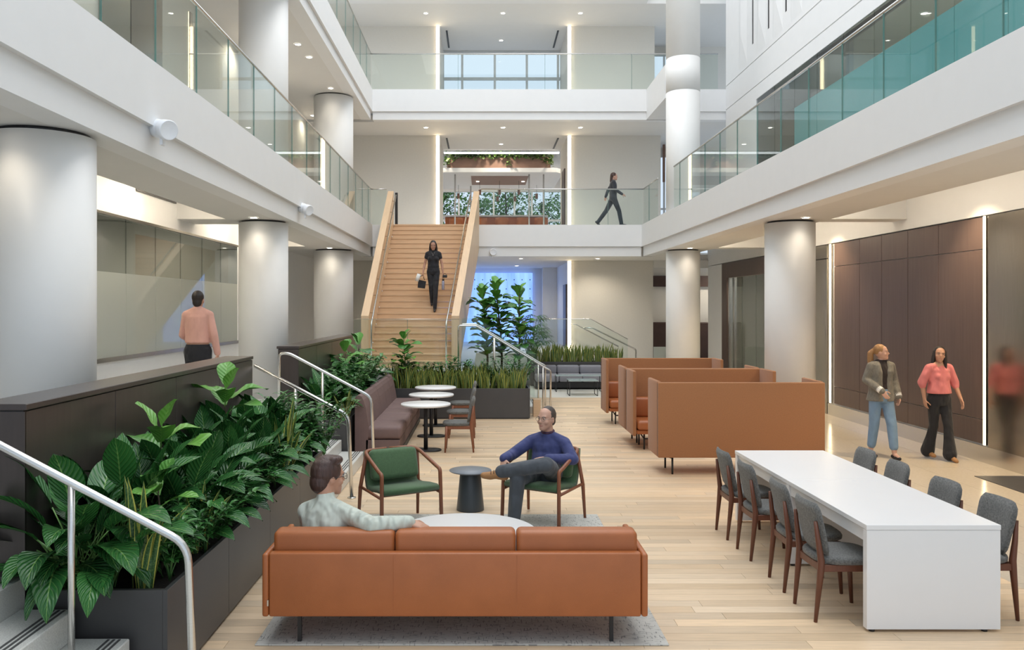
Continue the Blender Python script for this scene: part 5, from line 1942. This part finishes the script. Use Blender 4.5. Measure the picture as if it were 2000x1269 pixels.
cap_(hh, hm @ V((0, .07, .12)), .055, hm @ V((0, .09, -.03)), .045)
skin('hair', hh, 'hair_brown', pw, .010, 4)
shoe(pw, J['an_l'], V(J['an_l']) + V((.2, 0, 0)), .95, 'black')
shoe(pw, J['an_r'], V(J['an_r']) + V((.15, 0, -.15)), .95, 'black')


# ---- two women walking on the limestone floor (face -y) -------------------
def walker(label, loc, rz, h, shw, J_up, skinm, build):
    J, k = standing(h, (1, 0, 0), .09, shw)
    J.update(J_up)
    t = thing('person', label, 'person', loc, rz)
    build(t, J, k, skinm)
    return t


def blazer_woman(t, J, k, sk):
    b = MB()
    torso(b, J, 0, (.14, .096), (.118, .088), (.155, .11), .04)
    limbs(b, J, ARM, 0, (.040, .034, .033, .024))
    limbs(b, J, LEG, 0, (.078, .052, .052, .036))
    hm = HM((.0, -.015, 1.475), R(52), R(-3))
    head(b, hm, .97)
    cap_(b, (0, 0, 1.44), .046, (0, -.005, 1.56), .047)
    hand(b, J['wr_r'], (.35, -.5, -.75), (-.6, -.6, .2), .95, .45, -1)
    hand(b, J['wr_l'], (0, -.05, -1), (1, 0, 0), .92, .5, 1)
    for s in ('l', 'r'):
        a = V(J['an_' + s])
        cap_(b, a + V((0, 0, -.03)), .032, a + V((0, -.11, -.065)), .026)
    skin('body', b, sk, t, .009)
    face(t, hm, .97, 'hair_blond', smile=.003)
    c = MB()
    torso(c, J, .008, (.14, .098), (.12, .09), (.15, .108), .04, low=False)
    skin('top', c, 'black_top', t, .010, 4)
    # open blazer: two front halves and a back, as one shell of lofts
    c = MB()
    for s in (-1, 1):
        loft(c, [((s * .085, .02, .85), (1, 0, 0), (0, 1, 0), .118, .15), ((s * .080, .01, 1.0), (1, 0, 0), (0, 1, 0), .092, .125), ((s * .082, .005, 1.15), (1, 0, 0), (0, 1, 0), .085, .118), ((s * .090, .0, 1.30), (1, 0, 0), (0, 1, 0), .082, .128), ((s * .10, .0, 1.40), (1, 0, 0), (0, 1, 0), .075, .10), ((s * .085, .01, 1.455), (1, 0, 0), (0, 1, 0), .055, .06)])
    loft(c, [((0, .075, .86), (1, 0, 0), (0, 1, 0), .16, .075), ((0, .06, 1.1), (1, 0, 0), (0, 1, 0), .14, .06), ((0, .05, 1.35), (1, 0, 0), (0, 1, 0), .15, .06), ((0, .04, 1.47), (1, 0, 0), (0, 1, 0), .08, .04)])
    limbs(c, J, [(a, b_, c_) for a, b_, c_ in ARM], .018, (.046, .040, .038, .034))
    skin('blazer', c, 'blazer_tweed', t, .011, 4)
    for s in ('l', 'r'):
        w0, e0 = V(J['wr_' + s]), V(J['el_' + s])
        cf = MB()
        cf.tube([w0 + (e0 - w0) * .22, w0 + (e0 - w0) * .02], .052, 16)
        cf.build('shirt_cuff', 'white_cuff', t, False)
    c = MB()
    loft(c, [((0, 0, .83), (1, 0, 0), (0, 1, 0), .15, .108), ((0, 0, .92), (1, 0, 0), (0, 1, 0), .166, .118), ((0, 0, 1.10), (1, 0, 0), (0, 1, 0), .126, .098)])
    JJ = dict(J)
    for s in ('l', 'r'):
        JJ['an_' + s] = lerp(J['kn_' + s], J['an_' + s], .80)
    limbs(c, JJ, LEG, .012, (.085, .062, .060, .052))
    skin('jeans', c, 'denim', t, .010, 5)
    hh = MB()
    q = hm.to_3x3()
    ell(hh, hm @ V((0, .020, .150)), (.081, .094, .093), q)
    pts = [hm @ V((0, .10, .15)), hm @ V((0, .15, .10)), hm @ V((0, .155, -.02)), hm @ V((0, .135, -.14)), hm @ V((0, .13, -.2))]
    for p_, q_, r0, r1 in zip(pts, pts[1:], (.034, .044, .046, .036), (.044, .046, .036, .012)):
        cap_(hh, p_, r0, q_, r1)
    skin('hair', hh, 'hair_blond', t, .009, 4)
    for s in ('l', 'r'):
        a = V(J['an_' + s])
        sh_ = MB()
        cap_(sh_, a + V((0, .03, -.065)), .033, a + V((0, -.02, -.070)), .032)
        cap_(sh_, a + V((0, -.06, -.072)), .034, a + V((0, -.125, -.078)), .026)
        cap_(sh_, a + V((0, .0, -.075)), .031, a + V((0, -.1, -.08)), .031)
        skin('shoe', sh_, 'black', t, .008, 3)


walker('woman with blond ponytail in grey blazer and jeans walking by the dark wall', (6.05, 12.45, 0), R(8), 1.735, .165,
       dict(el_r=(-.235, .02, 1.17), wr_r=(-.12, -.20, 1.02), el_l=(.235, .02, 1.16), wr_l=(.235, -.08, .92), kn_r=(-.09, .03, .50), an_r=(-.10, .10, .10), kn_l=(.09, -.13, .50), an_l=(.09, -.19, .10)), 'skin1', blazer_woman)


def pink_woman(t, J, k, sk):
    b = MB()
    torso(b, J, 0, (.14, .096), (.122, .09), (.16, .112), .04)
    limbs(b, J, ARM, 0, (.042, .036, .035, .025))
    limbs(b, J, LEG, 0, (.082, .056, .054, .038))
    hm = HM((-.01, -.015, 1.455), R(-24), R(-2), R(4))
    head(b, hm, .97)
    cap_(b, (0, 0, 1.42), .047, (-.005, -.005, 1.54), .047)
    hand(b, J['wr_r'], (.1, -.1, -1), (-1, 0, 0), .95, .4, -1)
    hand(b, J['wr_l'], (.15, -.25, -1), (1, -.2, 0), .95, .4, 1)
    skin('body', b, sk, t, .009)
    face(t, hm, .97, 'hair_dark', .024, .005)
    c = MB()
    JB = dict(J)
    JB['neck'] = (0, .012, J['neck'][2] - .035)
    torso(c, JB, .016, (.142, .102), (.136, .104), (.155, .115), .045, low=False)
    JJ = dict(J)
    for s in ('l', 'r'):
        JJ['wr_' + s] = lerp(J['el_' + s], J['wr_' + s], .22)
    limbs(c, JJ, ARM, .016, (.048, .050, .046, .032))
    loft(c, [((0, -.005, .985), (1, 0, 0), (0, 1, 0), .185, .14), ((0, 0, 1.14), (1, 0, 0), (0, 1, 0), .158, .125), ((0, 0, 1.22), (1, 0, 0), (0, 1, 0), .15, .11)])
    skin('blouse', c, 'rose_blouse', t, .010, 9)
    c = MB()
    loft(c, [((0, 0, .81), (1, 0, 0), (0, 1, 0), .155, .112), ((0, 0, .90), (1, 0, 0), (0, 1, 0), .172, .122), ((0, 0, 1.06), (1, 0, 0), (0, 1, 0), .14, .108)])
    for s in ('l', 'r'):
        hp, kn, an = (V(J[n_ + s]) for n_ in ('hip_', 'kn_', 'an_'))
        cap_(c, hp, .094, kn, .064)
        m1 = lerp(kn, an, .45)
        cap_(c, kn, .064, m1, .072)
        cap_(c, m1, .072, an + V((0, 0, -.0)), .098)
    skin('trousers', c, 'black_cloth', t, .011, 5)
    hh = MB()
    q = hm.to_3x3()
    ell(hh, hm @ V((0, .022, .150)), (.083, .095, .094), q)
    for s in (-1, 1):
        cap_(hh, hm @ V((s * .066, .0, .15)), .028, hm @ V((s * .080, .0, .03)), .032)
        cap_(hh, hm @ V((s * .080, .0, .03)), .032, hm @ V((s * .088, -.01, -.09)), .022)
    cap_(hh, hm @ V((0, .06, .1)), .062, hm @ V((0, .07, -.09)), .065)
    skin('hair', hh, 'hair_dark', t, .009, 4)
    for s in ('l', 'r'):
        shoe(t, J['an_' + s], V(J['an_' + s]) + V((0, -.2, -.03 if s == 'l' else 0)), .92, 'tan_shoe')
    n_ = MB()
    n_.tube([(-.05, -.07, 1.46), (0, -.112, 1.40), (.05, -.07, 1.46)], .002, 5)
    n_.build('necklace', 'steel', t, False)


walker('dark haired woman in rose blouse and black flared trousers by the dark wall', (6.82, 12.25, 0), R(8), 1.715, .165,
       dict(el_r=(-.245, .04, 1.15), wr_r=(-.22, .02, .90), el_l=(.255, .0, 1.14), wr_l=(.285, -.10, .90), kn_r=(-.07, .02, .50), an_r=(-.09, .13, .11), kn_l=(.06, -.12, .50), an_l=(.05, -.17, .10)), 'skin2', pink_woman)

# ---- man in the blue sweater in the right armchair (chair front = local -y) -
pm = thing('person', 'man in blue sweater with glasses and crossed legs seated in the green armchair', 'person', (.64, 8.72, RZ), R(-24))
J = dict(pelvis=(0, .10, .49), chest=(.01, .165, .70), neck=(.0, .16, .885), lat_p=(1, 0, 0), lat_c=(1, 0, 0),
         sh_r=(-.185, .14, .805), sh_l=(.195, .14, .805), el_r=(-.335, -.04, .675), wr_r=(-.35, -.24, .665), el_l=(.325, .03, .66), wr_l=(.12, -.17, .685),
         hip_r=(-.09, .06, .49), hip_l=(.10, .06, .50), kn_r=(-.13, -.40, .50), an_r=(-.17, -.40, .10), kn_l=(.17, -.37, .66), an_l=(-.29, -.45, .57))
b = MB()
torso(b, J)
limbs(b, J, ARM, 0, (.048, .040, .040, .027))
limbs(b, J, LEG, 0, (.080, .056, .056, .040))
hm = HM((-.005, .115, .935), R(-16), R(-2))
head(b, hm, 1.06)
cap_(b, (0, .165, .88), .060, (-.002, .14, 1.01), .058)
hand(b, J['wr_r'], (.12, -.55, -.75), (-.3, -.75, .6), 1.05, .55, -1)
hand(b, J['wr_l'], (-.85, -.35, -.02), (-.1, -.2, 1), 1.05, .35, 1)
skin('body', b, 'skin1', pm, .008)
face(pm, hm, 1.06, 'hair_grey')
glasses(pm, hm, 1.06, 'steelpanel')
c = MB()
torso(c, J, .020, (.17, .11), (.16, .115), (.165, .12), low=False)
limbs(c, J, ARM, .016, (.052, .046, .042, .034))
cl_ = MB()
skin('sweater', c, 'navy_knit', pm, .009, 5)
cl_.tube([(.062 * math.cos(a), .155 + .058 * math.sin(a), 0.918 + .012 * math.sin(a)) for a in [2 * math.pi * j / 16 for j in range(17)]], .016, 8)
skin('collar', cl_, 'plaid', pm, .007, 2)
c = MB()
loft(c, [((0, .10, .40), (1, 0, 0), (0, 1, 0), .165, .13), ((0, .10, .50), (1, 0, 0), (0, 1, 0), .178, .135), ((0, .12, .62), (1, 0, 0), (0, 1, 0), .158, .115)])
limbs(c, J, LEG, .016, (.088, .066, .062, .052))
skin('trousers', c, 'grey_trouser', pm, .009, 5)
hh = MB()
q = hm.to_3x3()
ell(hh, hm @ (V((0, .028, .150)) * 1.06), (.0875, .104, .104), q)
ell(hh, hm @ (V((0, .06, .09)) * 1.06), (.070, .062, .06), q)
skin('hair', hh, 'hair_grey', pm, .008, 4)
shoe(pm, J['an_r'], V(J['an_r']) + V((-.05, -.2, 0)), 1.1, 'tan_shoe')
a = V(J['an_l'])
sh_ = MB()
f, up = V((-.72, -.30, .05)).normalized(), V((.05, -.35, .9)).normalized()
for (u0, v0, r0, u1, v1, r1) in ((-.03, -.06, .040, .05, -.045, .044), (.03, -.035, .046, .13, -.06, .042), (.12, -.06, .043, .19, -.062, .034), (.0, .0, .046, .01, -.04, .046)):
    cap_(sh_, a + V((0, 0, -.0)) - up * 0 + f * u0 + up * v0, r0, a + f * u1 + up * v1, r1)
lsh = skin('shoe', sh_, 'tan_shoe', pm, .008, 4)
la = MB()
for kk in range(3):
    p_ = a + f * (.05 + .03 * kk) + up * (.012 - .012 * kk)
    sdx = f.cross(up)
    la.tube([p_ - sdx * .03 - up * .012, p_ + up * .002, p_ + sdx * .03 - up * .012], .004, 5)
la.build('laces', 'darkwood', lsh, False)

# ---- man on the leather sofa seen from behind (faces +y) --------------------
sm_ = thing('person', 'man with brown hair and glasses in pale sage shirt sitting on the leather sofa', 'person', (-1.10, 5.86, RZ), R(-22))
J = dict(pelvis=(0, .06, .50), chest=(.0, -.02, .66), neck=(-.028, .0, .865), lat_p=(1, 0, 0), lat_c=(1, 0, 0),
         sh_l=(-.19, .0, .785), sh_r=(.19, -.02, .79), el_l=(-.27, .16, .60), wr_l=(-.15, .36, .58), el_r=(.40, -.10, .765), wr_r=(.61, .05, .765),
         hip_l=(-.09, .10, .52), hip_r=(.10, .10, .52), kn_l=(-.13, .52, .52), an_l=(-.13, .50, .12), kn_r=(.13, .52, .54), an_r=(.14, .52, .12))
b = MB()
torso(b, J)
limbs(b, J, ARM, 0, (.048, .040, .040, .027))
limbs(b, J, LEG, 0, (.080, .056, .056, .040))
hm = HM((-.042, .040, .905), R(180 - 28), R(4))
head(b, hm, 1.14)
cap_(b, (-.028, .0, .865), .062, (-.04, .012, 1.0), .062)
hand(b, J['wr_r'], (.9, .25, -.2), (.0, -.3, 1), 1.05, .4, -1)
hand(b, J['wr_l'], (.5, .8, -.1), (0, 0, 1), 1.05, .4, 1)
skin('body', b, 'skin2', sm_, .008)
face(sm_, hm, 1.14, 'hair_brown')
glasses(sm_, hm, 1.14)
c = MB()
torso(c, J, .018, (.172, .112), (.16, .112), (.165, .12), low=False)
limbs(c, J, ARM, .016, (.050, .046, .044, .036))
cap_(c, (-.028, .0, .88), .070, (-.03, .004, .905), .067)
skin('shirt', c, 'sage_shirt', sm_, .009, 4)
c = MB()
loft(c, [((0, .08, .45), (1, 0, 0), (0, 1, 0), .165, .13), ((0, .06, .54), (1, 0, 0), (0, 1, 0), .178, .13), ((0, .03, .62), (1, 0, 0), (0, 1, 0), .158, .112)])
limbs(c, J, LEG, .016, (.088, .066, .062, .052))
skin('trousers', c, 'grey_trouser', sm_, .010, 5)
hh = MB()
q = hm.to_3x3()
ell(hh, hm @ (V((0, .020, .150)) * 1.14), (.100, .118, .116), q)
ell(hh, hm @ (V((0, .055, .085)) * 1.14), (.081, .078, .088), q)
for i in range(9):
    a_ = R(180 + 22 * (i - 4))
    ell(hh, hm @ (V((.05 * math.sin(a_), .0 + .06 * math.cos(a_) , .222)) * 1.14), (.034, .036, .030), q)
skin('hair', hh, 'hair_brown', sm_, .007, 5)
for s in ('l', 'r'):
    shoe(sm_, J['an_' + s], V(J['an_' + s]) + V((0, .2, 0)), 1.05, 'black')
wt = MB()
w0, e0 = V(J['wr_r']), V(J['el_r'])
wt.tube([w0 + (w0 - e0).normalized() * -.01, w0 + (w0 - e0).normalized() * .012], .034, 16)
wt.build('watch_band', 'black', sm_, False)
